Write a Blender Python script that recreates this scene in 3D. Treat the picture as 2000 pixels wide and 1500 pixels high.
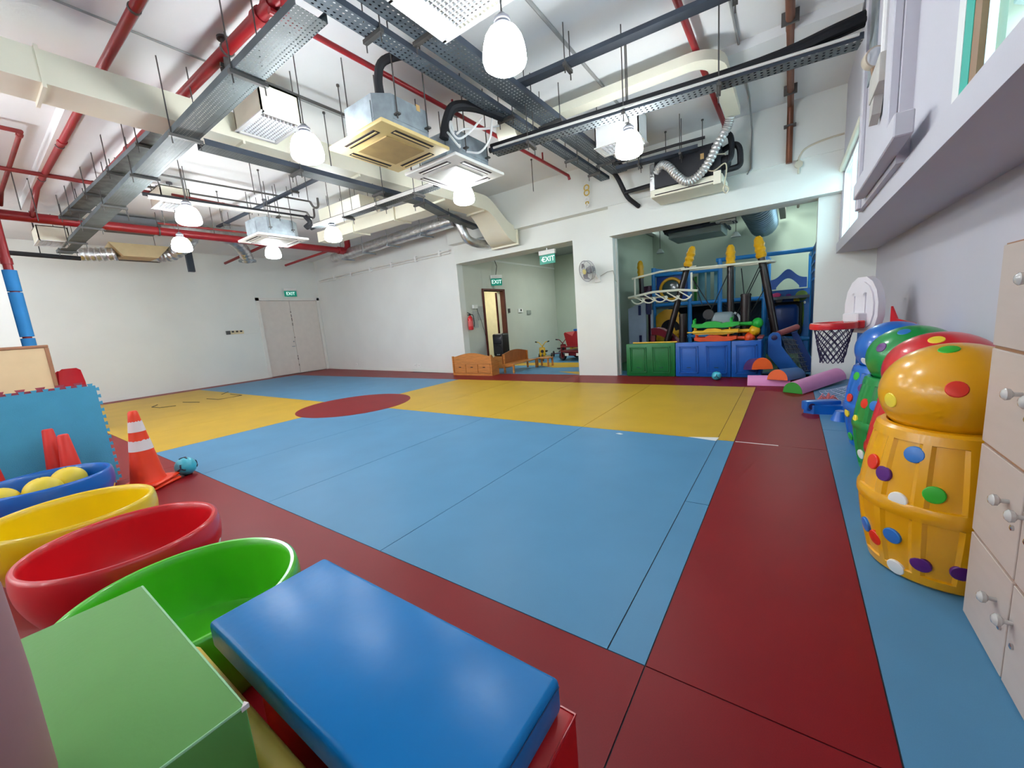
import bpy, bmesh, math, random
from mathutils import Vector, Matrix

# ------------------------------------------------------------------ scene, camera, light
sc = bpy.context.scene
C = sc.collection
for o in list(bpy.data.objects):
    bpy.data.objects.remove(o, do_unlink=True)

def camera_setup():
    yaw, pitch, roll = -0.62153143, -0.15815357, -0.08024554
    cy, sy, cp, sp, cr, sr = math.cos(yaw), math.sin(yaw), math.cos(pitch), math.sin(pitch), math.cos(roll), math.sin(roll)
    f = Vector((sy * cp, cy * cp, sp)); r = Vector((cy, -sy, 0)); u = r.cross(f)
    r2 = r * cr + u * sr; u2 = u * cr - r * sr
    cam = bpy.data.cameras.new('camera'); co = bpy.data.objects.new('camera', cam); C.objects.link(co)
    m = Matrix(((r2.x, u2.x, -f.x, 0), (r2.y, u2.y, -f.y, 0), (r2.z, u2.z, -f.z, 1.3), (0, 0, 0, 1)))
    co.matrix_world = m
    cam.sensor_fit = 'HORIZONTAL'; cam.sensor_width = 36; cam.lens = 767.657 / 2000 * 36
    cam.clip_start = 0.02; cam.clip_end = 200
    sc.camera = co
camera_setup()

SHADE_GLOW = 34.0         # its white glass shade
SKY_STRENGTH = 4.0
sc.view_settings.view_transform = 'Standard'; sc.view_settings.look = 'None'
sc.view_settings.gamma = 1; sc.view_settings.use_curve_mapping = False
sc.view_settings.exposure = 1.2
sc.cycles.use_denoising = True
sc.cycles.max_bounces = 6; sc.cycles.diffuse_bounces = 4; sc.cycles.glossy_bounces = 2; sc.cycles.transmission_bounces = 4; sc.cycles.transparent_max_bounces = 8
sc.cycles.use_adaptive_sampling = True; sc.cycles.adaptive_threshold = 0.05; sc.cycles.adaptive_min_samples = 16; sc.cycles.use_light_tree = False
sc.cycles.sample_clamp_indirect = 6.0; sc.cycles.blur_glossy = 1.0
sc.cycles.caustics_reflective = False; sc.cycles.caustics_refractive = False

w = bpy.data.worlds.new('world'); sc.world = w; w.use_nodes = True
bg = w.node_tree.nodes['Background']; bg.inputs[0].default_value = (0.80, 0.91, 1.0, 1); bg.inputs[1].default_value = SKY_STRENGTH

# ------------------------------------------------------------------ materials
def lin(c):
    return tuple(((v / 255) / 12.92 if v / 255 <= 0.04045 else ((v / 255 + 0.055) / 1.055) ** 2.4) for v in c)

MATS = {}
def mat(name, rgb, rough=0.5, metal=0.0, var=0.06, scale=6.0, bump=0.0, bscale=60.0, spec=0.5, coat=0.0, emit=0.0, trans=0.0, stretch=None, speck=0.0, sscale=400.0):
    """procedural principled material: noise-varied base colour, optional fine relief"""
    if name in MATS: return MATS[name]
    m = bpy.data.materials.new(name); m.use_nodes = True; nt = m.node_tree; N = nt.nodes; L = nt.links
    b = N['Principled BSDF']
    col = lin(rgb)
    tc = N.new('ShaderNodeTexCoord'); src = tc.outputs['Object']
    if stretch:
        mp = N.new('ShaderNodeMapping'); mp.inputs['Scale'].default_value = stretch
        L.new(src, mp.inputs['Vector']); src = mp.outputs['Vector']
    n = N.new('ShaderNodeTexNoise'); n.inputs['Scale'].default_value = scale; n.inputs['Detail'].default_value = 4
    L.new(src, n.inputs['Vector'])
    r = N.new('ShaderNodeValToRGB')
    lo = tuple(max(0, c * (1 - var)) for c in col); hi = tuple(min(1, c * (1 + var)) for c in col)
    r.color_ramp.elements[0].position = 0.3; r.color_ramp.elements[0].color = (*lo, 1)
    r.color_ramp.elements[1].position = 0.7; r.color_ramp.elements[1].color = (*hi, 1)
    L.new(n.outputs['Fac'], r.inputs['Fac']); out = r.outputs['Color']
    if speck > 0:
        n3 = N.new('ShaderNodeTexNoise'); n3.inputs['Scale'].default_value = sscale; n3.inputs['Detail'].default_value = 1
        L.new(tc.outputs['Object'], n3.inputs['Vector'])
        mx = N.new('ShaderNodeMix'); mx.data_type = 'RGBA'; mx.blend_type = 'MULTIPLY'; mx.inputs[0].default_value = 1
        r3 = N.new('ShaderNodeValToRGB'); r3.color_ramp.elements[0].position = 0.35; r3.color_ramp.elements[1].position = 0.65
        r3.color_ramp.elements[0].color = (1 - speck,) * 3 + (1,); r3.color_ramp.elements[1].color = (1, 1, 1, 1)
        L.new(n3.outputs['Fac'], r3.inputs['Fac']); L.new(out, mx.inputs[6]); L.new(r3.outputs['Color'], mx.inputs[7]); out = mx.outputs[2]
    L.new(out, b.inputs['Base Color'])
    b.inputs['Roughness'].default_value = rough; b.inputs['Metallic'].default_value = metal
    b.inputs['Specular IOR Level'].default_value = spec
    b.inputs['Coat Weight'].default_value = coat; b.inputs['Coat Roughness'].default_value = 0.12
    b.inputs['Transmission Weight'].default_value = trans
    if emit > 0:
        b.inputs['Emission Color'].default_value = (*col, 1); b.inputs['Emission Strength'].default_value = emit
    if bump > 0:
        n2 = N.new('ShaderNodeTexNoise'); n2.inputs['Scale'].default_value = bscale; n2.inputs['Detail'].default_value = 3
        L.new(src, n2.inputs['Vector'])
        bp = N.new('ShaderNodeBump'); bp.inputs['Strength'].default_value = bump; bp.inputs['Distance'].default_value = 0.01
        L.new(n2.outputs['Fac'], bp.inputs['Height']); L.new(bp.outputs['Normal'], b.inputs['Normal'])
    MATS[name] = m
    return m

def perforated(name, rgb, pitch, hole, axis_u, axis_v, rough=0.6, metal=0.2):
    """sheet metal with a grid of real see-through holes (round, procedural)"""
    m = mat(name, rgb, rough, metal, var=0.18, scale=5); nt = m.node_tree; N = nt.nodes; L = nt.links
    b = N['Principled BSDF']; out = N['Material Output']
    g = N.new('ShaderNodeNewGeometry'); s = N.new('ShaderNodeSeparateXYZ'); L.new(g.outputs['Position'], s.inputs[0])
    def cell(sock, p):
        a = N.new('ShaderNodeMath'); a.operation = 'DIVIDE'; a.inputs[1].default_value = p; L.new(sock, a.inputs[0])
        f = N.new('ShaderNodeMath'); f.operation = 'FRACT'; L.new(a.outputs[0], f.inputs[0])
        d = N.new('ShaderNodeMath'); d.operation = 'SUBTRACT'; d.inputs[1].default_value = 0.5; L.new(f.outputs[0], d.inputs[0])
        q = N.new('ShaderNodeMath'); q.operation = 'POWER'; q.inputs[1].default_value = 2; 
        ab = N.new('ShaderNodeMath'); ab.operation = 'ABSOLUTE'; L.new(d.outputs[0], ab.inputs[0]); L.new(ab.outputs[0], q.inputs[0])
        return q.outputs[0]
    u = cell(s.outputs[axis_u], pitch[0]); v = cell(s.outputs[axis_v], pitch[1])
    ad = N.new('ShaderNodeMath'); ad.operation = 'ADD'; L.new(u, ad.inputs[0]); L.new(v, ad.inputs[1])
    lt = N.new('ShaderNodeMath'); lt.operation = 'LESS_THAN'; lt.inputs[1].default_value = hole * hole; L.new(ad.outputs[0], lt.inputs[0])
    sz = N.new('ShaderNodeSeparateXYZ'); L.new(g.outputs['Normal'], sz.inputs[0])
    az = N.new('ShaderNodeMath'); az.operation = 'ABSOLUTE'; L.new(sz.outputs[2], az.inputs[0])
    gt = N.new('ShaderNodeMath'); gt.operation = 'GREATER_THAN'; gt.inputs[1].default_value = 0.7; L.new(az.outputs[0], gt.inputs[0])
    mu = N.new('ShaderNodeMath'); mu.operation = 'MULTIPLY'; L.new(lt.outputs[0], mu.inputs[0]); L.new(gt.outputs[0], mu.inputs[1])
    tr = N.new('ShaderNodeBsdfTransparent'); mx = N.new('ShaderNodeMixShader')
    L.new(mu.outputs[0], mx.inputs[0]); L.new(b.outputs[0], mx.inputs[1]); L.new(tr.outputs[0], mx.inputs[2]); L.new(mx.outputs[0], out.inputs['Surface'])
    return m

def glass(name, rgb=(235, 245, 245), rough=0.02, alpha=0.25):
    if name in MATS: return MATS[name]
    m = bpy.data.materials.new(name); m.use_nodes = True; nt = m.node_tree; N = nt.nodes; L = nt.links
    b = N['Principled BSDF']; b.inputs['Base Color'].default_value = (*lin(rgb), 1); b.inputs['Roughness'].default_value = rough
    tr = N.new('ShaderNodeBsdfTransparent'); tr.inputs[0].default_value = (*lin(rgb), 1); mx = N.new('ShaderNodeMixShader'); mx.inputs[0].default_value = alpha
    L.new(tr.outputs[0], mx.inputs[1]); L.new(b.outputs[0], mx.inputs[2]); L.new(mx.outputs[0], N['Material Output'].inputs['Surface'])
    MATS[name] = m
    return m

WALL = mat('painted_wall', (228, 230, 227), 0.6, var=0.025, scale=1.2, bump=0.05, bscale=90)
WALLC = mat('cream_wall', (228, 231, 226), 0.6, var=0.025, scale=1.3, bump=0.05, bscale=90)
WALLR = mat('lilac_white_wall', (194, 192, 201), 0.6, var=0.02, scale=1.5, bump=0.05, bscale=90)
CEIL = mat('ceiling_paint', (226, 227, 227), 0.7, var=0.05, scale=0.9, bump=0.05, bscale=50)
GREENW = mat('pale_green_wall', (176, 186, 170), 0.6, var=0.04, scale=1)
VRED = mat('vinyl_red', (130, 16, 25), 0.42, spec=0.2, var=0.05, scale=2.2, bump=0.02, bscale=500, speck=0.12, sscale=330)
VBLUE = mat('vinyl_blue', (83, 136, 173), 0.42, spec=0.2, var=0.05, scale=2.0, bump=0.02, bscale=500, speck=0.04, sscale=330)
VYEL = mat('vinyl_yellow', (194, 156, 46), 0.42, spec=0.2, var=0.06, scale=2.0, bump=0.02, bscale=500, speck=0.05, sscale=330)
SUBF = mat('subfloor_dark', (45, 50, 58), 0.8)
CREAM = mat('cream_paint_metal', (232, 228, 208), 0.5, var=0.03, scale=3)
WHITE = mat('white_plastic', (238, 238, 236), 0.4, var=0.02)
WHITEP = mat('white_paint', (230, 228, 222), 0.45, var=0.03)
GALV = mat('galvanised_steel', (150, 160, 166), 0.5, 0.25, var=0.22, scale=7)
TRAYG = mat('tray_grey', (92, 103, 108), 0.6, 0.2, var=0.2, scale=4)
TRAYD = mat('tray_dark', (58, 66, 78), 0.6, 0.2, var=0.2, scale=4)
ROD = mat('rod_grey', (92, 90, 88), 0.5, 0.5)
PIPER = mat('sprinkler_pipe_red', (148, 26, 34), 0.38, var=0.12, scale=4)
PIPED = mat('sprinkler_pipe_dusty_red', (128, 34, 34), 0.5, var=0.2, scale=6)
COPPER = mat('brown_pipe', (120, 72, 50), 0.4, 0.3, var=0.2, scale=3)
BLACKR = mat('black_insulation', (26, 27, 33), 0.65, var=0.2, scale=12)
BLACKP = mat('black_plastic', (22, 22, 26), 0.4, var=0.15)
FOIL = mat('foil_silver', (205, 205, 205), 0.28, 0.9, var=0.18, scale=9, bump=0.9, bscale=28)
WOOD = mat('varnished_wood', (190, 122, 58), 0.35, var=0.22, scale=5, stretch=(1, 1, 8), coat=0.2)
WOODD = mat('dark_red_wood', (92, 34, 30), 0.4, var=0.2, scale=6)
EDGEB = mat('brown_edging', (152, 108, 78), 0.5, var=0.1)
LAMIN = mat('beige_laminate', (190, 175, 166), 0.45, var=0.03, scale=4, stretch=(1, 1, 6))

# ------------------------------------------------------------------ mesh helpers
class MB:
    def __init__(s): s.v = []; s.f = []
    def add(s, vs, fs):
        k = len(s.v); s.v += [tuple(p) for p in vs]; s.f += [tuple(i + k for i in f) for f in fs]; return s
    def box(s, x0, x1, y0, y1, z0, z1):
        if x0 > x1: x0, x1 = x1, x0
        if y0 > y1: y0, y1 = y1, y0
        if z0 > z1: z0, z1 = z1, z0
        return s.add([(x0, y0, z0), (x1, y0, z0), (x1, y1, z0), (x0, y1, z0), (x0, y0, z1), (x1, y0, z1), (x1, y1, z1), (x0, y1, z1)],
                     [(0, 3, 2, 1), (4, 5, 6, 7), (0, 1, 5, 4), (1, 2, 6, 5), (2, 3, 7, 6), (3, 0, 4, 7)])
    def bbox(s, x0, x1, y0, y1, z0, z1, b=0.01, seg=2):
        bm = bmesh.new(); bmesh.ops.create_cube(bm, size=1)
        for v in bm.verts: v.co = Vector(((x0 + x1) / 2 + v.co.x * (x1 - x0), (y0 + y1) / 2 + v.co.y * (y1 - y0), (z0 + z1) / 2 + v.co.z * (z1 - z0)))
        bmesh.ops.bevel(bm, geom=bm.edges[:], offset=b, segments=seg, profile=0.5, affect='EDGES')
        return s.bm(bm)
    def bm(s, bm):
        bm.verts.index_update()
        s.add([v.co[:] for v in bm.verts], [[v.index for v in f.verts] for f in bm.faces]); bm.free(); return s
    def quadprism(s, pts, z0, z1):
        return s.prism([(p[0], p[1]) for p in pts], z0, z1)
    def prism(s, poly, z0, z1, plane='XY'):
        """extrude a 2-D outline (counter-clockwise) from z0 to z1 along the third axis"""
        n = len(poly)
        def P(p, z):
            return (p[0], p[1], z) if plane == 'XY' else ((p[0], z, p[1]) if plane == 'XZ' else (z, p[0], p[1]))
        vs = [P(p, z0) for p in poly] + [P(p, z1) for p in poly]
        fs = [tuple(range(n))[::-1], tuple(range(n, 2 * n))] + [(i, (i + 1) % n, n + (i + 1) % n, n + i) for i in range(n)]
        return s.add(vs, fs)
    def tube(s, pts, r, n=8, closed=False, caps=True):
        """tube of radius r (or list of radii) along a polyline"""
        P = [Vector(p) for p in pts]; m = len(P); rr = r if isinstance(r, (list, tuple)) else [r] * m
        T = []
        for i in range(m):
            if closed: t = P[(i + 1) % m] - P[i - 1]
            else: t = P[min(i + 1, m - 1)] - P[max(i - 1, 0)]
            T.append(t.normalized() if t.length > 1e-9 else Vector((0, 0, 1)))
        up = Vector((0, 0, 1)) if abs(T[0].z) < 0.9 else Vector((1, 0, 0))
        a = T[0].cross(up).normalized(); rings = []
        for i in range(m):
            a = (a - T[i] * a.dot(T[i])); a = a.normalized() if a.length > 1e-6 else T[i].orthogonal().normalized()
            b = T[i].cross(a)
            rings.append([P[i] + (a * math.cos(2 * math.pi * k / n) + b * math.sin(2 * math.pi * k / n)) * rr[i] for k in range(n)])
        vs = [q for ring in rings for q in ring]; fs = []
        for i in range(m if closed else m - 1):
            j = (i + 1) % m
            for k in range(n):
                fs.append((i * n + k, i * n + (k + 1) % n, j * n + (k + 1) % n, j * n + k))
        if caps and not closed:
            fs.append(tuple(range(n))[::-1]); fs.append(tuple((m - 1) * n + k for k in range(n)))
        return s.add(vs, fs)
    def lathe(s, prof, n=32, c=(0, 0, 0), axis='Z', cap0=True, cap1=True, phase=0.0):
        """revolve a profile [(radius, height)] about an axis through c"""
        vs = []; fs = []; m = len(prof)
        for r, h in prof:
            for k in range(n):
                a = 2 * math.pi * k / n + phase; u, v = r * math.cos(a), r * math.sin(a)
                vs.append((c[0] + u, c[1] + v, c[2] + h) if axis == 'Z' else ((c[0] + h, c[1] + u, c[2] + v) if axis == 'X' else (c[0] + v, c[1] + h, c[2] + u)))
        for i in range(m - 1):
            for k in range(n): fs.append((i * n + k, i * n + (k + 1) % n, (i + 1) * n + (k + 1) % n, (i + 1) * n + k))
        if cap0 and prof[0][0] > 1e-6: fs.append(tuple(range(n))[::-1])
        if cap1 and prof[-1][0] > 1e-6: fs.append(tuple((m - 1) * n + k for k in range(n)))
        return s.add(vs, fs)
    def ellipsoid(s, c, rx, ry, rz, n=32, m=16):
        prof = [(math.sin(math.pi * i / m), -math.cos(math.pi * i / m)) for i in range(m + 1)]
        prof[0] = (1e-4, -1); prof[-1] = (1e-4, 1)
        k = len(s.v); s.lathe(prof, n, cap0=True, cap1=True)
        for i in range(k, len(s.v)):
            p = s.v[i]; s.v[i] = (c[0] + p[0] * rx, c[1] + p[1] * ry, c[2] + p[2] * rz)
        return s
    def torus(s, c, R, r, axis='Z', n=40, m=10, sx=1, sy=1):
        vs = []; fs = []
        for i in range(n):
            a = 2 * math.pi * i / n
            for k in range(m):
                b = 2 * math.pi * k / m; q = R + r * math.cos(b); u, v, h = q * math.cos(a) * sx, q * math.sin(a) * sy, r * math.sin(b)
                vs.append((c[0] + u, c[1] + v, c[2] + h) if axis == 'Z' else ((c[0] + h, c[1] + u, c[2] + v) if axis == 'X' else (c[0] + u, c[1] + h, c[2] + v)))
        for i in range(n):
            for k in range(m): fs.append((i * m + k, ((i + 1) % n) * m + k, ((i + 1) % n) * m + (k + 1) % m, i * m + (k + 1) % m))
        return s.add(vs, fs)
    def move(s, d):
        s.v = [(p[0] + d[0], p[1] + d[1], p[2] + d[2]) for p in s.v]; return s
    def xf(s, M):
        s.v = [tuple(M @ Vector(p)) for p in s.v]; return s

def link_mesh(name, mb, material, parent=None, smooth=35):
    me = bpy.data.meshes.new(name); me.from_pydata(mb.v, [], mb.f)
    bm = bmesh.new(); bm.from_mesh(me); bmesh.ops.recalc_face_normals(bm, faces=bm.faces[:]); bm.to_mesh(me); bm.free()
    me.materials.append(material)
    if smooth:
        me.shade_smooth(); me.set_sharp_from_angle(angle=math.radians(smooth))
    o = bpy.data.objects.new(name, me); C.objects.link(o)
    if parent: o.parent = parent
    return o

def thing(name, label, cat, loc=(0, 0, 0), rz=0.0, group=None, kind=None):
    o = bpy.data.objects.new(name, None); C.objects.link(o); o.empty_display_size = 0.1
    o.location = loc; o.rotation_euler = (0, 0, rz); tag(o, label, cat, group, kind)
    return o
def tag(o, label=None, cat=None, group=None, kind=None):
    if label: o['label'] = label
    if cat: o['category'] = cat
    if group: o['group'] = group
    if kind: o['kind'] = kind
    return o
def root_of(o):
    while o.parent: o = o.parent
    return o
def part(name, mb, material, parent, smooth=35, label=None):
    """a part modelled in its thing's own coordinates"""
    o = link_mesh(name, mb, material, parent, smooth)
    if label: o['label'] = label
    return o
def wpart(name, mb, material, parent, smooth=35, label=None):
    """a part of an unrotated thing, modelled in room coordinates"""
    l = root_of(parent).location
    return part(name, mb.move((-l[0], -l[1], -l[2])), material, parent, smooth, label)
def single(name, mb, material, label, cat, group=None, smooth=35, kind=None):
    """a thing that is one mesh, modelled in room coordinates; its origin goes to its base"""
    xs, ys, zs = zip(*mb.v); l = ((min(xs) + max(xs)) / 2, (min(ys) + max(ys)) / 2, min(zs))
    o = link_mesh(name, mb.move((-l[0], -l[1], -l[2])), material, None, smooth); o.location = l
    return tag(o, label, cat, group, kind)
def struct(name, mb, material, label=None, smooth=0):
    o = link_mesh(name, mb, material, None, smooth); o['kind'] = 'structure'
    if label: o['label'] = label
    return o
def dup(root, loc=None, rz=None, label=None, group=None):
    r = root.copy(); C.objects.link(r)
    if loc is not None: r.location = loc
    if rz is not None: r.rotation_euler = (0, 0, rz)
    if label: r['label'] = label
    if group: r['group'] = group
    for ch in list(root.children):
        c = ch.copy(); C.objects.link(c); c.parent = r
        for g in list(ch.children):
            d = g.copy(); C.objects.link(d); d.parent = c
    return r
def arc(c, r, a0, a1, n, plane='XZ'):
    out = []
    for i in range(n + 1):
        a = math.radians(a0 + (a1 - a0) * i / n); u, v = r * math.cos(a), r * math.sin(a)
        out.append((c[0] + u, c[1], c[2] + v) if plane == 'XZ' else ((c[0], c[1] + u, c[2] + v) if plane == 'YZ' else (c[0] + u, c[1] + v, c[2])))
    return out
def bez(p0, p1, p2, p3, n=12):
    P = [Vector(p) for p in (p0, p1, p2, p3)]; out = []
    for i in range(n + 1):
        t = i / n; out.append(tuple(P[0] * (1 - t) ** 3 + P[1] * 3 * t * (1 - t) ** 2 + P[2] * 3 * t * t * (1 - t) + P[3] * t ** 3))
    return out
def smooth_path(pts, n=6):
    """Catmull-Rom through points"""
    P = [Vector(p) for p in pts]; P = [P[0] * 2 - P[1]] + P + [P[-1] * 2 - P[-2]]; out = []
    for i in range(1, len(P) - 2):
        for k in range(n):
            t = k / n; a, b, c, d = P[i - 1:i + 3]
            out.append(tuple(0.5 * ((2 * b) + (c - a) * t + (2 * a - 5 * b + 4 * c - d) * t * t + (3 * b - a - 3 * c + d) * t ** 3)))
    out.append(tuple(P[-2])); return out
def text_part(name, body, size, material, parent, M, depth=0.002):
    """flat lettering as a mesh, placed by matrix M (letters in its XY plane)"""
    cu = bpy.data.curves.new(name, 'FONT'); cu.body = body; cu.size = size; cu.align_x = 'CENTER'; cu.align_y = 'CENTER'; cu.extrude = depth
    t = bpy.data.objects.new(name + '_t', cu); C.objects.link(t)
    dg = bpy.context.evaluated_depsgraph_get(); me = bpy.data.meshes.new_from_object(t.evaluated_get(dg))
    bpy.data.objects.remove(t, do_unlink=True); bpy.data.curves.remove(cu)
    me.transform(M); me.materials.clear(); me.materials.append(material); me.name = name
    o = bpy.data.objects.new(name, me); C.objects.link(o); o.parent = parent
    return o

# ------------------------------------------------------------------ the room
ZC = 4.15                                   # ceiling
XR, XL, YF, YN = 1.0, -15.1, 7.9, -8.0      # right wall, far-left wall, far wall face, wall behind the photographer

floor = struct('floor', MB().box(-15.5, 1.4, -8.2, 15.2, -0.2, -0.004), SUBF)
def sheet(poly, m, z=0.0, t=0.0035):
    return part('vinyl_sheet', MB().prism(poly, z - t, z), m, floor, 0)
def rect(x0, x1, y0, y1, m, g=0.0025, z=0.0):
    sheet([(x0 + g, y0 + g), (x1 - g, y0 + g), (x1 - g, y1 - g), (x0 + g, y1 - g)], m, z)
NX, NY0, NYM, NY1 = -0.408, 1.272, 4.13, 7.0      # inner field: right edge, near edge, middle, far edge
CX, CY, CR = -6.6, 4.16, 1.0                      # the round red centre
LX = -14.55
for y0, y1 in ((-8.0, NY0), (NY0, NYM), (NYM, 7.0), (7.0, 8.35)):
    rect(NX, 0.288, y0, y1, VRED)                 # red run beside the wall
rect(0.288, 1.0, -8.0, 4.8, VBLUE); rect(0.288, 1.0, 4.8, 8.35, VBLUE)
for x0, x1 in ((-15.1, -10.5), (-10.5, -5.6), (-5.6, NX)): rect(x0, x1, -8.0, NY0, VRED)
rect(-15.1, LX, NY0, 8.62, VRED)
for x0, x1 in ((LX, -9.5), (-9.5, -3.9), (-3.9, NX)): rect(x0, x1, 7.0 if x0 > -7 else 7.0, 7.95 if x0 > -10 else 8.5, VRED)
SX = [NX, -0.555, -1.985, -3.455, -4.925, CX]
for i in range(5):
    if i == 0:
        rect(SX[1], SX[0], NY0, 2.685, VBLUE); rect(SX[1], SX[0], 2.685, NYM, VBLUE); rect(SX[1], SX[0], NYM, NY1, VYEL)
    else:
        rect(SX[i + 1], SX[i], NY0, NYM, VBLUE); rect(SX[i + 1], SX[i], NYM, NY1, VYEL)
for x0, x1 in ((CX - 1.6, CX), (CX - 3.2, CX - 1.6), (CX - 4.8, CX - 3.2), (CX - 6.4, CX - 4.8), (LX, CX - 6.4)):
    rect(x0, x1, NY0, NYM, VYEL); rect(x0, x1, NYM, NY1, VBLUE)
sheet([(CX + CR * math.cos(2 * math.pi * i / 72), CY + CR * math.sin(2 * math.pi * i / 72)) for i in range(72)], VRED, 0.0022, 0.002)
# alcove and play-room floor
rect(-7.15, -3.8, 7.95, 8.45, VBLUE); 
sheet([(-4.6, 8.4), (-3.8, 7.96), (-3.8, 8.4)], VYEL, 0.001, 0.001)
rect(-7.15, -3.8, 8.45, 9.5, VBLUE); rect(-7.15, -3.8, 9.5, 10.1, VYEL); rect(-7.15, -3.8, 10.1, 13.2, VBLUE)
sheet([(-6.4, 9.9), (-5.1, 9.05), (-3.8, 9.3), (-3.8, 9.9)], VYEL, 0.001, 0.001)
rect(-3.8, 1.0, 7.955, 8.6, VBLUE); rect(-3.8, 1.4, 8.6, 13.2, mat('play_floor_green', (70, 120, 80), 0.5))
part('tape_line', MB().box(-0.40, -0.06, 4.123, 4.137, 0, 0.0012), WHITE, floor, 0, 'white tape line across the red floor run')
part('torn_patch', MB().prism([(-0.82, 4.135), (-0.56, 4.09), (-0.548, 4.21)], 0, 0.0015), WHITEP, floor, 0, 'pale torn corner at the yellow sheet')
part('scrap', MB().prism([(-1.53, 4.0), (-1.47, 3.985), (-1.45, 4.01), (-1.5, 4.03)], 0, 0.002), WHITE, floor, 0)
# pencil-dark scuff marks in the far yellow field
MARK = mat('scuff_mark', (74, 68, 48), 0.7)
for k, pts in enumerate([[(-12.3, 2.62), (-12.0, 2.45), (-11.6, 2.5), (-11.45, 2.75)], [(-11.9, 3.0), (-11.3, 3.15)], [(-11.8, 3.45), (-11.2, 3.5), (-11.2, 4.0), (-11.9, 4.0)], [(-12.2, 3.9), (-12.6, 4.2)]]):
    part('scuff_mark', MB().tube([(p[0], p[1], 0.001) for p in pts], 0.011, 4), MARK, floor, 0)

ceiling = struct('ceiling', MB().box(-15.5, 1.4, -8.2, 8.7, ZC, ZC + 0.2), CEIL)
part('ceiling_beam', MB().box(-11.5, -6.05, 1.2, 1.55, 4.0, ZC), CEIL, ceiling, 0)
part('ceiling_beam', MB().box(-0.75, 0.5, 5.6, 6.0, 4.05, ZC), CEIL, ceiling, 0)

# left wall with the double door
DY0, DY1, DZ = 6.42, 8.52, 2.70
struct('wall_left', MB().box(XL - 0.2, XL, YN, DY0, -0.004, ZC).box(XL - 0.2, XL, DY1, 8.75, -0.004, ZC).box(XL - 0.2, XL, DY0, DY1, DZ, ZC).box(XL - 0.2, XL - 0.14, DY0, DY1, -0.004, DZ), WALLC)
d1 = struct('door_1', MB().box(XL - 0.10, XL + 0.02, DY0 - 0.09, DY0 + 0.02, 0, DZ + 0.09).box(XL - 0.10, XL + 0.02, DY1 - 0.02, DY1 + 0.07, 0, DZ + 0.09).box(XL - 0.10, XL + 0.02, DY0 - 0.09, DY1 + 0.07, DZ - 0.01, DZ + 0.09), WHITEP, 'cream double door under an exit sign')
YM = (DY0 + DY1) / 2
for y0, y1 in ((DY0 + 0.025, YM - 0.004), (YM + 0.004, DY1 - 0.025)):
    lf = part('door_leaf', MB().bbox(XL - 0.08, XL - 0.03, y0, y1, 0.012, DZ - 0.015, 0.004, 1), mat('door_paint', (222, 214, 206), 0.45, var=0.03), d1, 0)
    if y0 < YM - 0.5:
        part('door_handle', MB().tube([(XL - 0.035, YM - 0.07, 1.02), (XL + 0.02, YM - 0.07, 1.02), (XL + 0.02, YM - 0.17, 1.02)], 0.011, 8), GALV, lf)
        part('door_lock', MB().lathe([(0.022, 0), (0.022, 0.02), (0.015, 0.026)], 14, (XL - 0.03, YM - 0.06, 1.2), 'X'), GALV, lf)
CH = mat('chipped_paint', (96, 86, 80), 0.8)
for z, h in ((2.25, .06), (2.1, .09), (1.95, .12), (1.78, .1), (1.32, .05), (0.62, .05), (0.5, .09), (0.28, .07)):
    part('paint_chip', MB().box(XL - 0.031, XL - 0.028, YM - 0.012, YM + 0.014, z, z + h), CH, d1, 0)
struct('baseboard_left', MB().box(XL, XL + 0.012, YN, DY0 - 0.09, 0, 0.1), WALLC)

# far wall: the stretch left of the alcove runs slightly askew
WA, WB = Vector((-15.15, 8.62)), Vector((-7.15, 7.93))
struct('wall_back_left', MB().prism([(WA.x, WA.y), (WB.x, WB.y), (WB.x, WB.y + 0.22), (WA.x, WA.y + 0.25)], -0.004, ZC), WALL)
bb = MB().prism([(WA.x, WA.y - 0.012), (WB.x, WB.y - 0.012), (WB.x, WB.y), (WA.x, WA.y)], 0, 0.09)
struct('baseboard_back', bb, WALLC)
struct('wall_back_lintel', MB().box(-7.15, -3.8, YF, 8.42, 2.87, 3.32), WALLC)
struct('wall_back_pier', MB().box(-3.8, -2.93, YF, 8.18, -0.004, 3.32), WALLC)
struct('wall_back_beam', MB().box(-7.15, 0.56, 7.68, 8.42, 3.32, ZC), WALLC)
struct('wall_back_soffit', MB().box(-2.93, 0.56, 7.70, 8.16, 2.77, 3.32), WALLC)
struct('wall_back_right', MB().box(0.30, 1.2, YF, 8.16, -0.004, 2.77).box(0.56, 1.2, YF, 8.16, 2.77, ZC), WALLC)

# alcove behind the first opening
ADY0, ADY1, ADZ = 8.93, 9.88, 2.22
struct('wall_alcove_left', MB().box(-7.37, -7.152, 8.152, ADY0, -0.004, 3.5).box(-7.37, -7.15, ADY1, 13.2, -0.004, 3.5).box(-7.37, -7.15, ADY0, ADY1, ADZ, 3.5), mat('alcove_wall', (204, 206, 196), 0.6, var=0.05, scale=0.9))
struct('wall_alcove_back', MB().box(-7.4, -3.5, 13.2, 13.4, -0.004, 3.6), GREENW)
struct('wall_alcove_right', MB().box(-3.8, -3.55, 8.18, 13.4, -0.004, 3.6), GREENW)
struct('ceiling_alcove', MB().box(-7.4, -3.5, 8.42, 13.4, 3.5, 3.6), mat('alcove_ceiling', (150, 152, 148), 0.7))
struct('trim_1', MB().box(-7.15, -7.135, 8.43, 13.2, 3.05, 3.10), WALL)
d2 = struct('door_2', MB().box(-7.40, -7.11, ADY0 - 0.05, ADY0, 0, ADZ + 0.05).box(-7.25, -7.11, ADY1 - 0.02, ADY1 + 0.06, 0, ADZ + 0.05).box(-7.40, -7.11, ADY0, ADY1, ADZ, ADZ + 0.05), WOODD, 'dark red wooden door frame standing open')
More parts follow.
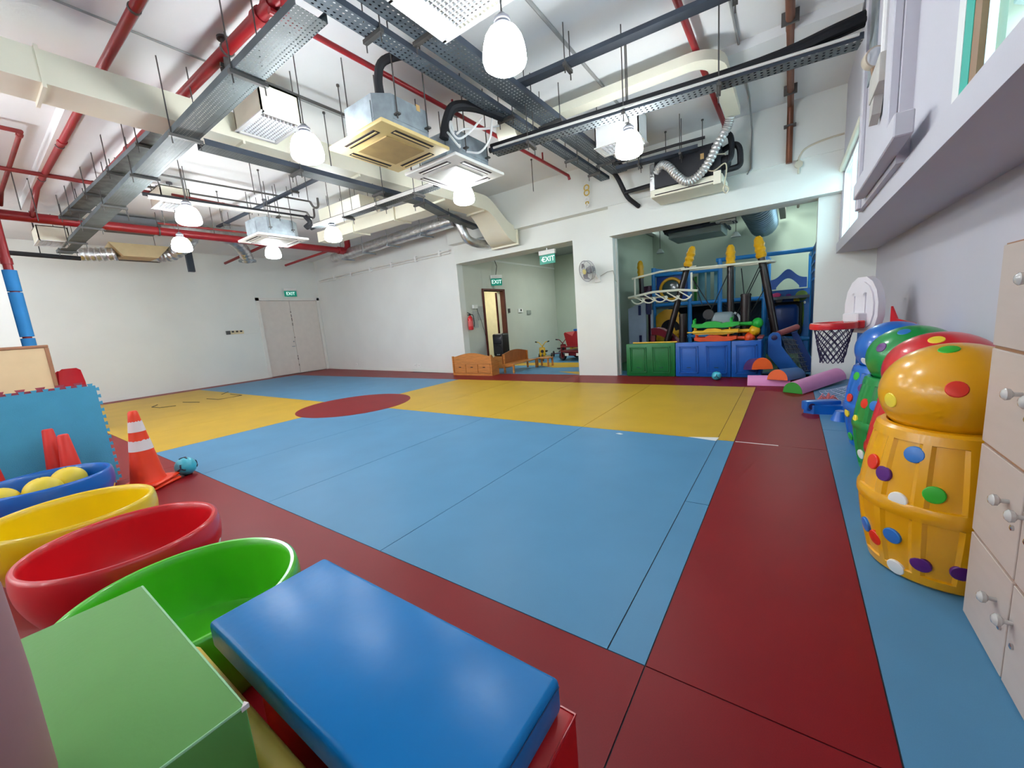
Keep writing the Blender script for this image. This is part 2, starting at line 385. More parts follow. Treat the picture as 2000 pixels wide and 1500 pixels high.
part('door_leaf', MB().bbox(-7.46, -7.42, ADY1 + 0.01, ADY1 + 0.92, 0.01, ADZ - 0.02, 0.004, 1), WOODD, d2, 0)
struct('wall_corridor', MB().box(-9.0, -8.8, 8.2, 12, -0.004, 3).box(-9.0, -7.37, 8.1, 8.3, -0.004, 3).box(-9.0, -7.37, 11, 11.2, -0.004, 3), mat('corridor_wall', (236, 230, 200), 0.6))
struct('floor_corridor', MB().box(-9, -7.15, 8.2, 11.2, -0.1, -0.001), VBLUE)
struct('ceiling_corridor', MB().box(-9, -7.37, 8.2, 11.2, 2.9, 3.0), WALL)

# play room behind the second opening
struct('wall_play_back', MB().box(-3.6, 1.6, 13.0, 13.2, -0.004, 4.0), GREENW)
struct('wall_play_right', MB().box(1.4, 1.6, 8.16, 13.2, -0.004, 2.2).box(1.4, 1.6, 8.16, 13.2, 3.1, 4.0).box(1.4, 1.6, 8.16, 9.4, 2.2, 3.1).box(1.4, 1.6, 12.2, 13.2, 2.2, 3.1), GREENW)
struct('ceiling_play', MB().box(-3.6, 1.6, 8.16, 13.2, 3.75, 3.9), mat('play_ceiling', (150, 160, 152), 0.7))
struct('window_3', MB().box(1.48, 1.5, 9.4, 12.2, 2.2, 3.1), glass('play_glass'))

# right side: low wall, ledge, window wall above
struct('wall_right', MB().box(XR, 1.2, YN, 7.9, -0.004, 1.92), WALLR)
struct('trim_2', MB().box(0.535, 1.35, YN, 7.9, 1.92, 2.06), WALLR, 'long concrete ledge under the high windows')
NW0, NW1, NZ0, NZ1 = -1.6, 2.70, 2.06, 3.35      # near window
FW0, FW1, FZ0, FZ1 = 5.80, 7.70, 2.08, 3.02      # far window
wr = MB().box(0.56, 0.80, FW1, 7.9, 2.06, ZC).box(0.56, 0.80, FW0, FW1, FZ1, ZC).box(0.56, 0.80, FW0, FW1, 2.06, FZ0).box(0.56, 0.80, NW1, FW0, 2.06, ZC)
wr.box(0.56, 0.80, NW0, NW1, NZ1, ZC).box(0.56, 0.80, YN, NW0, 2.06, ZC)
struct('wall_right_upper', wr, WALLR)
struct('wall_right_pilaster', MB().box(0.50, 0.56, 3.50, 5.20, 2.06, ZC), WALLR)
struct('wall_front', MB().box(-15.3, 1.2, YN - 0.2, YN, -0.004, ZC), WALL)
GL = glass('window_glass', (228, 246, 246), 0.05, 0.12)
w1 = struct('window_1', MB().box(0.575, 0.61, FW0, FW0 + 0.04, FZ0, FZ1).box(0.575, 0.61, FW1 - 0.04, FW1, FZ0, FZ1).box(0.575, 0.61, FW0, FW1, FZ0, FZ0 + 0.035).box(0.575, 0.61, FW0, FW1, FZ1 - 0.035, FZ1).box(0.575, 0.61, 6.72, 6.76, FZ0, FZ1), WHITE, 'far high window with frosted glass and a roller blind')
for y0, y1 in ((FW0 + 0.04, 6.72), (6.76, FW1 - 0.04)): part('pane', MB().box(0.59, 0.597, y0, y1, FZ0 + 0.035, FZ1 - 0.035), GL, w1, 0)
part('blind_roller', MB().tube([(0.545, FW0 - 0.1, FZ1 + 0.03), (0.545, FW1 + 0.05, FZ1 + 0.03)], 0.035, 12), CREAM, w1)
TEAL = mat('teal_window_frame', (40, 178, 160), 0.4, var=0.05)
BRN = mat('brown_window_frame', (150, 118, 88), 0.4, var=0.08)
w2 = struct('window_2', MB().box(0.552, 0.60, NW1 - 0.09, NW1, NZ0, NZ1).box(0.552, 0.60, NW0, NW1, NZ1 - 0.05, NZ1), WHITE, 'near high window with teal and brown frames and louvres outside')
part('teal_frame', MB().box(0.554, 0.575, NW1 - 0.19, NW1 - 0.09, NZ0, NZ1 - 0.05), TEAL, w2, 0)
part('brown_frame', MB().box(0.556, 0.575, NW1 - 0.27, NW1 - 0.19, NZ0, NZ1 - 0.05).box(0.556, 0.575, 1.0, 1.08, NZ0, NZ1 - 0.05).box(0.556, 0.575, -0.4, -0.32, NZ0, NZ1 - 0.05), BRN, w2, 0)
for y0, y1 in ((1.08, NW1 - 0.27), (-0.32, 1.0), (NW0, -0.4)): part('pane', MB().box(0.574, 0.58, y0, y1, NZ0, NZ1 - 0.05), GL, w2, 0)
lv = part('louvre_post', MB().box(0.60, 0.64, NW1 - 0.36, NW1 - 0.27, NZ0, NZ1), mat('louvre_cream', (235, 222, 196), 0.5), w2, 0)
for k in range(10):
    z = NZ0 + 0.05 + k * 0.125
    part('louvre_slat', MB().bbox(0.60, 0.68, NW0, NW1 - 0.36, z, z + 0.03, 0.006, 1).xf(Matrix.Translation((0.64, 0, z)) @ Matrix.Rotation(math.radians(28), 4, 'Y') @ Matrix.Translation((-0.64, 0, -z))), mat('louvre_white', (238, 236, 232), 0.5), w2)

# near-left pier with its padded riser stands by the left side
struct('wall_left_pier', MB().box(-11.0, -10.35, -0.4, 0.705, -0.004, ZC), WALL)

# ------------------------------------------------------------------ pendant lamps
def glow_mat():
    m = bpy.data.materials.new('lit_glass_shade'); m.use_nodes = True; b = m.node_tree.nodes['Principled BSDF']
    b.inputs['Base Color'].default_value = (0.9, 0.9, 0.9, 1); b.inputs['Roughness'].default_value = 0.25
    b.inputs['Emission Color'].default_value = (0.90, 0.965, 1.0, 1); b.inputs['Emission Strength'].default_value = SHADE_GLOW
    return m
GLOW = glow_mat()
SOCK = mat('lamp_socket_grey', (112, 112, 118), 0.4, 0.4)
def make_pendant(top, lit=True):
    """origin at the bottom of the shade; `top` is the drop to the ceiling"""
    t = thing('pendant_lamp', '', 'lamp')
    Hh = 0.232
    prof = [(0.001, -0.022), (0.07, -0.018), (0.115, -0.008), (0.140, 0.010), (0.148, 0.035), (0.147, 0.07), (0.139, 0.12), (0.123, 0.17), (0.098, 0.207), (0.058, Hh)]
    part('lamp_shade', MB().lathe(prof, 20, cap0=False), GLOW if lit else WHITE, t, 70)
    sk = MB().lathe([(0.06, Hh - 0.008), (0.06, Hh + 0.012), (0.052, Hh + 0.016), (0.052, Hh + 0.03), (0.056, Hh + 0.034), (0.056, Hh + 0.05), (0.044, Hh + 0.06), (0.02, Hh + 0.085)], 20)
    part('socket', sk, SOCK, t)
    part('cord', MB().tube([(0, 0, Hh + 0.08), (0, 0, top - 0.02)], 0.006, 6), ROD, t)
    part('ceiling_rose', MB().lathe([(0.045, top - 0.03), (0.045, top)], 16), SOCK, t)
    return t
ZL = 3.0
p0 = make_pendant(ZC - ZL)
LAMPS = [((-1.623, 2.485), 'large lit white pendant lamp nearest the camera, beside the wire-grille ceiling box'),
         ((-3.869, 2.32), 'lit pendant lamp hanging in front of the yellowed air conditioner'),
         ((-1.502, 4.659), 'lit pendant lamp under the dark cable tray, before the white ceiling box'),
         ((-3.812, 4.523), 'lit pendant lamp just below the white ceiling air conditioner'),
         ((-6.915, 2.24), 'lit pendant lamp at the left, above the long red main pipe'),
         ((-8.906, 2.698), 'small lit pendant lamp under the long red main pipe beside the silver hose'),
         ((-6.84, 4.353), 'lit pendant lamp before the cream box duct near the far wall'),
         ((-8.852, 4.214), 'smallest lit pendant lamp, above the exit sign over the double door'),
         ((-6.9, 0.1), 'added fill pendant lamp over the foam mat corner, out of view'), ((-12.7, -0.2), 'added fill pendant lamp beyond the left pier, out of view')]  # last two hang out of view, added to brighten the left side
for j, (y, row) in enumerate(((-1.9, 'first'), (-4.1, 'second'), (-6.3, 'third'))):  # unseen rows added as fill light from behind the camera
    for x, col in ((-4.0, 'nearest the windows'), (-6.9, 'second from the windows'), (-9.4, 'third from the windows'), (-12.5, 'by the left wall')):
        LAMPS.append(((x, y), 'added unseen fill lamp in the ' + row + ' row behind the photographer, ' + col))
for i, (xy, lab) in enumerate(LAMPS):
    if i == 0: p0.location = (*xy, ZL); p0['label'] = lab; p0['group'] = 'lit pendant lamps'; 
    else:
        dup(p0, (*xy, ZL), 0, lab)

# ------------------------------------------------------------------ cable trays
PERF_W = perforated('perforated_tray_y', (84, 94, 102), (0.05, 0.04), 0.22, 1, 0)
PERF_G = perforated('perforated_tray_x', (104, 112, 112), (0.034, 0.03), 0.2, 0, 1)
PERF_S = perforated('slotted_tray', (104, 110, 112), (0.05, 0.05), 0.24, 0, 1)
def tray(name, label, pts, wid, z, h, m_base, m_side, hangers=(), top=None, rail=True):
    """a U-shaped tray along a level path of (x, y) or a path of (x, y, z) points"""
    P = [Vector((p[0], p[1], p[2] if len(p) > 2 else z)) for p in pts]
    mid = (P[0] + P[-1]) / 2
    t = thing(name, label, 'cable tray', (mid.x, mid.y, z))
    L_, R_ = [], []
    for i, p in enumerate(P):
        d = (P[min(i + 1, len(P) - 1)] - P[max(i - 1, 0)]); d.z = 0; d.normalize(); n = Vector((-d.y, d.x, 0)) * wid / 2
        L_.append(p + n); R_.append(p - n)
    base = MB()
    for i in range(len(P) - 1):
        a, b, c, d = R_[i], R_[i + 1], L_[i + 1], L_[i]; e = Vector((0, 0, 0.003))
        base.add([a, b, c, d, a + e, b + e, c + e, d + e], [(0, 3, 2, 1), (4, 5, 6, 7), (0, 1, 5, 4), (1, 2, 6, 5), (2, 3, 7, 6), (3, 0, 4, 7)])
    wpart('tray_base', base, m_base, t, 0)
    if rail:
        for S, sg in ((L_, 1), (R_, -1)):
            s = MB()
            for i in range(len(P) - 1):
                d = (S[i + 1] - S[i]).normalized(); n = Vector((-d.y, d.x, 0)) * 0.004 * sg; u = Vector((0, 0, h)); lip = Vector((-d.y, d.x, 0)) * (-0.015 * sg)
                a, b = S[i], S[i + 1]
                s.add([a, b, b + n, a + n, a + u, b + u, b + n + u, a + n + u], [(0, 3, 2, 1), (4, 5, 6, 7), (0, 1, 5, 4), (1, 2, 6, 5), (2, 3, 7, 6), (3, 0, 4, 7)])
                v = Vector((0, 0, 0.004))
                s.add([a + u, b + u, b + u + lip, a + u + lip, a + u + v, b + u + v, b + u + lip + v, a + u + lip + v], [(0, 3, 2, 1), (4, 5, 6, 7), (0, 1, 5, 4), (1, 2, 6, 5), (2, 3, 7, 6), (3, 0, 4, 7)])
            wpart('side_rail', s, m_side, t, 0)
    tot = sum((P[i + 1] - P[i]).length for i in range(len(P) - 1))
    for hpos in hangers:
        s = hpos * tot; i = 0
        while i < len(P) - 2 and s > (P[i + 1] - P[i]).length: s -= (P[i + 1] - P[i]).length; i += 1
        d = (P[i + 1] - P[i]).normalized(); q = P[i] + d * s; n = Vector((-d.y, d.x, 0)).normalized()
        a, b = q + n * (wid / 2 + 0.035), q - n * (wid / 2 + 0.035)
        hb = MB(); e = Vector((d.x, d.y, 0)).normalized() * 0.02
        hb.add([a - e + Vector((0, 0, -0.035)), a + e + Vector((0, 0, -0.035)), b + e + Vector((0, 0, -0.035)), b - e + Vector((0, 0, -0.035)), a - e + Vector((0, 0, -0.004)), a + e + Vector((0, 0, -0.004)), b + e + Vector((0, 0, -0.004)), b - e + Vector((0, 0, -0.004))],
               [(0, 3, 2, 1), (4, 5, 6, 7), (0, 1, 5, 4), (1, 2, 6, 5), (2, 3, 7, 6), (3, 0, 4, 7)])
        for c in (a, b):
            hb.tube([c + (b - a) * (0.08 if c is a else -0.08) + Vector((0, 0, -0.10)), c + (b - a) * (0.08 if c is a else -0.08) + Vector((0, 0, ZC - c.z))], 0.006, 6)
        wpart('hanger', hb, ROD, t)
    return t

tray('cable_tray', 'wide grey perforated cable tray crossing the room over the cream box duct', [(-2.7, 1.80), (-12.6, 1.76)], 0.22, 3.45, 0.06, PERF_G, TRAYG, (0.10, 0.25, 0.40, 0.56, 0.72, 0.86, 0.96))
tray('cable_tray', 'narrower of the two parallel perforated trays running to the far wall', [(-2.88, 1.2), (-2.86, 7.45)], 0.16, 3.72, 0.05, PERF_W, TRAYD, (0.2, 0.5, 0.78, 0.92))
tray('cable_tray', 'broader of the two parallel perforated trays running to the far wall', [(-2.57, 0.8), (-2.55, 7.35)], 0.26, 3.74, 0.06, PERF_W, TRAYD, (0.3, 0.62, 0.9))
t3 = tray('cable_tray', 'dark slotted tray with black pipes reaching the window wall', [(0.42, 4.80), (-3.05, 4.29)], 0.16, 3.35, 0.05, PERF_S, TRAYD, (0.30, 0.55, 0.86))
def off(pts, dx=0, dy=0, dz=0): return [(p[0] + dx, p[1] + dy, p[2] + dz) for p in pts]
pth = smooth_path([(0.44, 4.84, 3.53), (0.25, 4.79, 3.49), (-0.3, 4.70, 3.41), (-1.5, 4.52, 3.40), (-3.1, 4.29, 3.40)], 5)
for dy, dz in ((-0.035, 0), (0.035, 0.004), (0.0, 0.055)):
    wpart('insulated_pipe', MB().tube(off(pth, 0, dy, dz), 0.032, 8), BLACKR, t3)
wpart('white_channel', MB().tube([(0.40, 4.70, 3.385), (-3.0, 4.195, 3.385)], 0.013, 6), WHITEP, t3)
t6 = tray('cable_tray', 'pale slotted tray with black pipes leaving the white air conditioner towards the far one', [(-4.25, 4.46), (-7.3, 4.32)], 0.16, 3.30, 0.05, PERF_S, WHITEP, (0.12, 0.4, 0.68))
for dy in (-0.04, 0.04): wpart('insulated_pipe', MB().tube([(-4.12, 4.47 + dy, 3.345), (-7.2, 4.32 + dy, 3.345), (-7.45, 4.27 + dy, 3.32)], 0.033, 8), BLACKR, t6)
t4 = tray('cable_tray', 'plain dark tray high under the ceiling right of the largest lamp', [(0.44, 4.26), (-2.5, 4.03)], 0.11, 3.80, 0.04, TRAYD, TRAYD, (0.3, 0.8))
t5 = tray('cable_tray', 'grey perforated tray below the main duct, bending down at the far wall', [(-5.27, 1.95, 3.42), (-5.27, 5.1, 3.42), (-5.6, 5.9, 3.45), (-6.0, 6.8, 3.53), (-6.2, 7.75, 3.53)], 0.2, 3.42, 0.06, PERF_G, TRAYD, (0.17, 0.38, 0.52, 0.70))
wpart('black_cable', MB().tube(off([(-5.33, 1.95, 3.45), (-5.33, 5.1, 3.45), (-5.6, 5.9, 3.49), (-6.0, 6.8, 3.57), (-6.2, 7.75, 3.57)], 0, 0, 0.01), 0.028, 8), BLACKR, t5)
t7 = tray('cable_tray', 'slim pale channel with one black pipe above the far air conditioner', [(-8.1, 2.15), (-7.9, 4.6)], 0.07, 3.60, 0.03, WHITEP, WHITEP, (0.2, 0.75))
wpart('insulated_pipe', MB().tube([(-8.12, 2.1, 3.655), (-7.9, 4.62, 3.655)], 0.028, 8), BLACKR, t7)
tray('cable_tray', 'dusty ladder tray running beside the thick red pipe at the left', [(-5.75, 1.80, 3.66), (-10.4, 1.60, 3.66)], 0.22, 3.66, 0.05, mat('dusty_tray', (96, 98, 92), 0.7, 0.3, var=0.35, scale=9), TRAYG, (0.1, 0.35, 0.6, 0.82, 0.95))
tray('cable_tray', 'thin dark tray high under the ceiling behind the far air conditioner', [(-6.2, 4.05), (-10.6, 3.95)], 0.07, 3.90, 0.03, TRAYD, TRAYD, (0.25, 0.6, 0.9))
t10 = tray('cable_tray', 'short dark tray feeding the black fan coil on the far wall', [(-2.42, 6.85), (-1.2, 6.95)], 0.14, 3.62, 0.05, TRAYD, TRAYD, (0.3, 0.8))
wpart('insulated_pipe', MB().tube([(-2.45, 6.72, 3.70), (-1.5, 6.8, 3.72), (-1.1, 6.9, 3.74)], 0.022, 8), BLACKR, t10)
wpart('insulated_pipe', MB().tube([(-2.5, 7.45, 3.42), (-1.95, 7.4, 3.42)], 0.035, 8), BLACKR, t10)
single('drop_conduit', MB().tube(smooth_path([(-2.66, 7.30, 3.80), (-2.6, 7.42, 3.66), (-2.52, 7.48, 3.45), (-2.46, 7.52, 3.33), (-2.36, 7.62, 3.22), (-2.33, 7.685, 3.19)], 5), 0.04, 10), BLACKR, 'black conduit dropping from the parallel trays onto the lintel', 'conduit')

# ------------------------------------------------------------------ red sprinkler pipes and other pipes
def pipe(name, label, pts, r, m, collars=(), clips=(), cat='pipe', n=12):
    P = [Vector(p) for p in pts]; mid = (P[0] + P[-1]) / 2
    t = thing(name, label, cat, (mid.x, mid.y, min(p.z for p in P)))
    wpart('pipe_run', MB().tube(pts, r, n), m, t)
    L0 = [(P[i + 1] - P[i]).length for i in range(len(P) - 1)]; tot = sum(L0)
    def at(s):
        s *= tot; i = 0
        while i < len(L0) - 1 and s > L0[i]: s -= L0[i]; i += 1
        d = (P[i + 1] - P[i]).normalized(); return P[i] + d * s, d
    for s in collars:
        q, d = at(s); wpart('collar', MB().tube([q - d * r * 0.9, q + d * r * 0.9], r * 1.25, n), m, t)
    for s in clips:
        q, d = at(s)
        b = MB().tube([q - d * 0.012, q + d * 0.012], r * 1.18, n); b.tube([q + Vector((0, 0, r)), Vector((q.x, q.y, ZC))], 0.006, 6)
        wpart('hanger', b, ROD, t)
    return t
r1 = pipe('sprinkler_pipe', 'thick red pipe running parallel behind the wide perforated tray', [(-1.5, 2.05, 4.0), (-10.7, 1.79, 4.0), (-10.95, 1.78, 3.8)], 0.05, PIPER, (0.215, 0.235, 0.62), (0.30, 0.5, 0.72, 0.9))
wpart('tee_branch', MB().tube([(-3.2, 1.9, 4.0), (-3.5, 2.1, 3.9)], 0.03, 8), PIPER, r1)
pipe('sprinkler_pipe', 'red pipe left of the thick red one, crossing over the cream box duct', [(-3.0, 1.34, 4.0), (-9.9, 1.26, 4.0), (-10.95, 1.25, 3.78)], 0.038, PIPER, (0.58,), (0.17, 0.6, 0.8))
pipe('sprinkler_pipe', 'thin short red pipe with an elbow at the upper left', [(-7.60, -0.5, 4.0), (-7.60, 0.95, 4.0), (-10.4, 0.93, 4.0), (-10.9, 0.93, 3.9)], 0.026, PIPED, (0.33,), ())
pipe('sprinkler_pipe', 'thin dark red pipe joining the thick pipe above the left pier', [(-9.08, -1.5, 3.97), (-9.06, 2.6, 3.97)], 0.03, PIPED, (0.8,), (0.9,))
r5 = pipe('sprinkler_main', 'long low red main pipe along the left side, turned up at its end', [(-11.0, 0.45, 3.77)] + [(-11.0, 7.25, 3.77)] + [(-11.0, 7.25 + 0.18 * math.sin(a), 3.77 + 0.18 - 0.18 * math.cos(a)) for a in (0.4, 0.8, 1.2, 1.57)] + [(-11.0, 7.43, 4.1)], 0.085, PIPER, (0.62, 0.93), (0.35, 0.7))
wpart('branch', MB().tube([(-11.0, 5.2, 3.77), (-13.4, 5.0, 3.6)], 0.035, 8), PIPED, r5)
wpart('branch', MB().tube([(-11.0, 6.9, 3.77), (-13.2, 6.6, 3.62)], 0.035, 8), PIPER, r5)
rs = pipe('pipe_riser', 'red riser pipe with blue foam padding beside the white pier', [(-10.55, 0.80, 0.0), (-10.55, 0.80, 3.6), (-10.8, 0.8, 3.77)], 0.055, PIPER, (0.75,))
FOAMB = mat('blue_foam', (38, 128, 196), 0.7, var=0.06, bump=0.1, bscale=120)
for z0, z1 in ((0.3, 1.05), (1.07, 1.66), (1.69, 2.42), (2.44, 2.78)): wpart('foam_pad', MB().tube([(-10.55, 0.80, z0), (-10.55, 0.80, z1)], 0.085, 14), FOAMB, rs)
r6 = pipe('sprinkler_pipe', 'thin red pipe running to the far wall between the trays and the air conditioners', [(-3.5, 1.95, 3.92), (-3.5, 7.25, 3.92), (-3.5, 7.29, 3.86)], 0.026, PIPER, (0.02, 0.6), ())
for y in (4.1, 6.3): wpart('sprinkler_head', MB().tube([(-3.5, y, 3.92), (-3.5, y, 4.06)], 0.014, 8), PIPER, r6)
pipe('sprinkler_pipe', 'slim red pipe passing under the ceiling right of the plain dark tray', [(-0.92, 3.2, 4.05), (-0.92, 7.5, 4.05), (-0.92, 7.55, 3.98)], 0.034, PIPER, (), (0.5,))
pipe('sprinkler_pipe', 'short thin red pipe above the slim pale channel', [(-8.4, 2.55, 3.80), (-8.5, 4.05, 3.80)], 0.02, PIPED, (0.5, 0.66), ())
pipe('sprinkler_pipe', 'short thin red pipe above the silver hose at the left', [(-10.65, 2.9, 3.85), (-10.55, 4.6, 3.85)], 0.022, PIPED, (0.5,), ())
cp = pipe('brown_pipe', 'brown metal pipe along the ceiling, then down the far wall by the window', [(-0.08, 0.6, 4.07), (-0.08, 7.56, 4.07), (-0.08, 7.63, 3.98), (-0.08, 7.63, 3.29)], 0.04, COPPER)
for p, d in (((-0.08, 3.2, 4.07), 0), ((-0.08, 5.4, 4.07), 0), ((-0.08, 7.1, 4.07), 0), ((-0.08, 7.63, 3.80), 1)):
    b = MB().box(p[0] - 0.075, p[0] + 0.075, p[1] - 0.012 if not d else p[1] - 0.05, p[1] + 0.012 if not d else p[1] + 0.045, p[2] - 0.012 if d else p[2] - 0.05, p[2] + 0.012 if d else p[2] + 0.07)
    wpart('bracket', b, ROD, cp, 0)
# drain pipes with U-bends
U1 = [(-4.5, 1.95, 3.93), (-4.5, 4.6, 3.93)]
dp = pipe('drain_pipe', 'thin grey drain pipe with a U-bend over the cream grille box', U1, 0.016, ROD)
wpart('trap', MB().tube(smooth_path([(-4.42, 1.98, 4.12), (-4.42, 1.98, 3.9), (-4.48, 2.0, 3.83), (-4.54, 2.0, 3.84), (-4.56, 2.0, 3.93)], 5), 0.03, 8), ROD, dp)
wpart('flange', MB().lathe([(0.055, 0), (0.055, 0.02)], 14, (-4.42, 1.98, 4.11)), ROD, dp)
for k, (lab, x, y0, y1, z) in enumerate([('thin grey drain pipe running above the slim pale channel, nearer of two', -8.0, 2.3, 4.6, 3.95), ('thin grey drain pipe running above the slim pale channel, further of two', -8.7, 2.2, 4.9, 3.95)]):
    q = pipe('drain_pipe', lab, [(x, y0, z), (x + 0.15, y1, z)], 0.016, ROD)
    wpart('trap', MB().tube(smooth_path([(x + 0.15, y1, z), (x + 0.15, y1 + 0.05, z - 0.08), (x + 0.15, y1 + 0.1, z - 0.1), (x + 0.15, y1 + 0.16, z - 0.06), (x + 0.15, y1 + 0.17, z + 0.1)], 4), 0.022, 8), ROD, q)
    wpart('trap', MB().lathe([(0.05, 0), (0.05, 0.02), (0.025, 0.04)], 12, (x, y0, z + 0.02)), ROD, q)
# ceiling conduits
for lab, pts, r in [('grey conduit on the ceiling right of the largest lamp', [(-2.0, 2.6, 4.13), (-2.02, 5.9, 4.13)], 0.018),
                    ('slim grey conduit on the ceiling by the brown pipe', [(-0.55, 3.6, 4.13), (-0.55, 7.0, 4.13), (-0.56, 7.5, 4.0), (-0.56, 7.66, 3.9), (-0.56, 7.66, 3.35), (-0.62, 7.66, 3.28)], 0.012),
                    ('grey conduit on the ceiling beside the wide perforated tray', [(-3.2, 1.45, 4.13), (-6.0, 1.4, 4.13)], 0.012),
                    ('long straight ceiling conduit beyond the thick red pipe', [(-4.9, 0.5, 4.13), (-4.9, 5.2, 4.13)], 0.01)]:
    single('ceiling_conduit', MB().tube(pts, r, 8), mat('conduit_grey', (150, 150, 148), 0.5), lab, 'conduit')
# pipe on the far wall
wp = thing('wall_conduit', 'long white pipe clipped along the far wall above the blank stretch', 'pipe', (-10.8, 8.1, 3.2))
def wpt(s, d=0.05): q = WA + (WB - WA) * s; return (q.x, q.y - d)
wpart('pipe_run', MB().tube([(*wpt(0.05), 3.40), (*wpt(0.98), 3.24)], 0.022, 8).tube([(*wpt(0.05), 3.33), (*wpt(0.98), 3.17)], 0.012, 6), WHITEP, wp)
for s in (0.2, 0.35, 0.5, 0.65, 0.8, 0.93):
    q = wpt(s, 0.04); z = 3.40 - 0.16 * (s - 0.05) / 0.93
    wpart('clip', MB().box(q[0] - 0.03, q[0] + 0.03, q[1] - 0.04, q[1] + 0.04, z - 0.09, z + 0.05), WHITE, wp, 0)

# ------------------------------------------------------------------ air ducts
def rect_duct(name, label, secs, m, flanges=(), cat='air duct'):
    """sections: lists of 4 corner points"""
    allp = [Vector(p) for s in secs for p in s]; c = sum(allp, Vector()) / len(allp)
    t = thing(name, label, cat, (c.x, c.y, min(p.z for p in allp)))
    b = MB(); n = len(secs); b.v = [tuple(p) for s in secs for p in s]
    for i in range(n - 1):
        for k in range(4): b.f.append((i * 4 + k, i * 4 + (k + 1) % 4, i * 4 + 4 + (k + 1) % 4, i * 4 + 4 + k))
    b.f += [(3, 2, 1, 0), tuple(4 * (n - 1) + k for k in range(4))]
    wpart('duct_body', b, m, t, 25)
    for (x0, x1, y0, y1, z0, z1) in flanges: wpart('flange', MB().box(x0, x1, y0, y1, z0, z1), m, t, 0)
    return t
def ysec(y, x0, x1, z0, z1): return [(x0, y, z0), (x1, y, z0), (x1, y, z1), (x0, y, z1)]
def xsec(x, y0, y1, z0, z1): return [(x, y0, z0), (x, y1, z0), (x, y1, z1), (x, y0, z1)]
secs = [ysec(-2.0, -5.60, -5.20, 3.58, 3.84), ysec(6.72, -5.60, -5.14, 3.58, 3.86)]
for i in range(1, 11):
    a = i / 10; s = a * a * (3 - 2 * a)
    secs.append(ysec(6.72 + 0.98 * a, -5.60 - 0.16 * a, -5.14 + 0.04 * a, 3.58 - 0.55 * s, 3.86 - 0.46 * s))
secs.append(ysec(7.79, -5.78, -5.10, 3.03, 3.40))
rect_duct('box_duct', 'long cream box duct overhead with an S-bend down into the far wall', secs, CREAM,
          [(-5.63, -5.17, y - 0.012, y + 0.012, 3.545, 3.87) for y in (0.85, 2.35, 3.85, 5.6, 6.72)] + [(-5.82, -5.06, 7.74, 7.77, 2.99, 3.44)])
rect_duct('box_duct', 'cream branch duct behind the air conditioners, parallel to the far wall', [xsec(-5.6, 5.95, 6.35, 3.62, 3.86), xsec(-9.7, 5.75, 6.15, 3.62, 3.86)], CREAM,
          [(x - 0.012, x + 0.012, y0 - 0.02, y0 + 0.44, 3.59, 3.87) for x, y0 in ((-6.9, 5.87), (-8.3, 5.82))])
stub = rect_duct('box_duct', 'small cream duct stub above the pendant lamp near the far wall', [xsec(-6.75, 4.95, 5.4, 3.66, 3.9), xsec(-8.1, 4.9, 5.35, 3.66, 3.9)], CREAM)
for x in (-6.95, -7.9): wpart('hanger', MB().tube([(x, 5.0, 3.9), (x, 5.0, ZC)], 0.006, 6).tube([(x, 5.3, 3.9), (x, 5.3, ZC)], 0.006, 6), ROD, stub)
d2secs = [xsec(-3.2, 5.02, 5.20, 3.90, 4.0), xsec(-1.05, 5.12, 5.30, 3.90, 4.0)]
for i in range(0, 7):
    a = math.radians(15 * i); cxx, cyy = -1.02, 5.49
    ro, ri = 0.37, 0.19
    d2secs.append([(cxx + ro * math.sin(a), cyy - ro * math.cos(a), 3.90), (cxx + ri * math.sin(a), cyy - ri * math.cos(a), 3.90), (cxx + ri * math.sin(a), cyy - ri * math.cos(a), 4.0), (cxx + ro * math.sin(a), cyy - ro * math.cos(a), 4.0)])
d2secs.append([(-0.65, 6.9, 3.90), (-0.83, 6.9, 3.90), (-0.83, 6.9, 4.0), (-0.65, 6.9, 4.0)])
rect_duct('box_duct', 'flat cream duct with a rounded elbow feeding the silver hose by the far wall', d2secs, CREAM)
single('duct_mouth', MB().lathe([(0.17, 0.0), (0.17, 0.3), (0.15, 0.32)], 20, (-3.45, 5.1, 3.94), 'X'), CREAM, 'round cream duct mouth behind the white air conditioner', 'duct')
# silver insulated duct at the far wall
sd = thing('foil_duct', 'straight foil-wrapped duct along the far wall above the white pipe', 'air duct', (-9.2, 7.3, 3.5))
pp = [(-6.35 - 5.6 * i / 28, 7.10 + 0.45 * i / 28, 3.68 + 0.05 * i / 28) for i in range(29)]
random.seed(4)
wpart('duct_body', MB().tube(pp, [0.15 + random.uniform(-0.006, 0.008) for _ in pp], 14), FOIL, sd)
for i in (5, 12, 18, 24): wpart('support', MB().box(pp[i][0] - 0.02, pp[i][0] + 0.02, pp[i][1] - 0.22, pp[i][1] + 0.22, pp[i][2] - 0.185, pp[i][2] - 0.155).tube([(pp[i][0], pp[i][1] - 0.2, pp[i][2] - 0.17), (pp[i][0], pp[i][1] - 0.2, ZC)], 0.006, 6), GALV, sd, 0)
wpart('drop_bend', MB().tube(smooth_path([(-6.42, 7.12, 3.72), (-6.28, 7.14, 3.66), (-6.2, 7.2, 3.45), (-6.16, 7.3, 3.25), (-6.1, 7.55, 3.17), (-6.0, 7.89, 3.16)], 6), 0.10, 14), FOIL, sd)

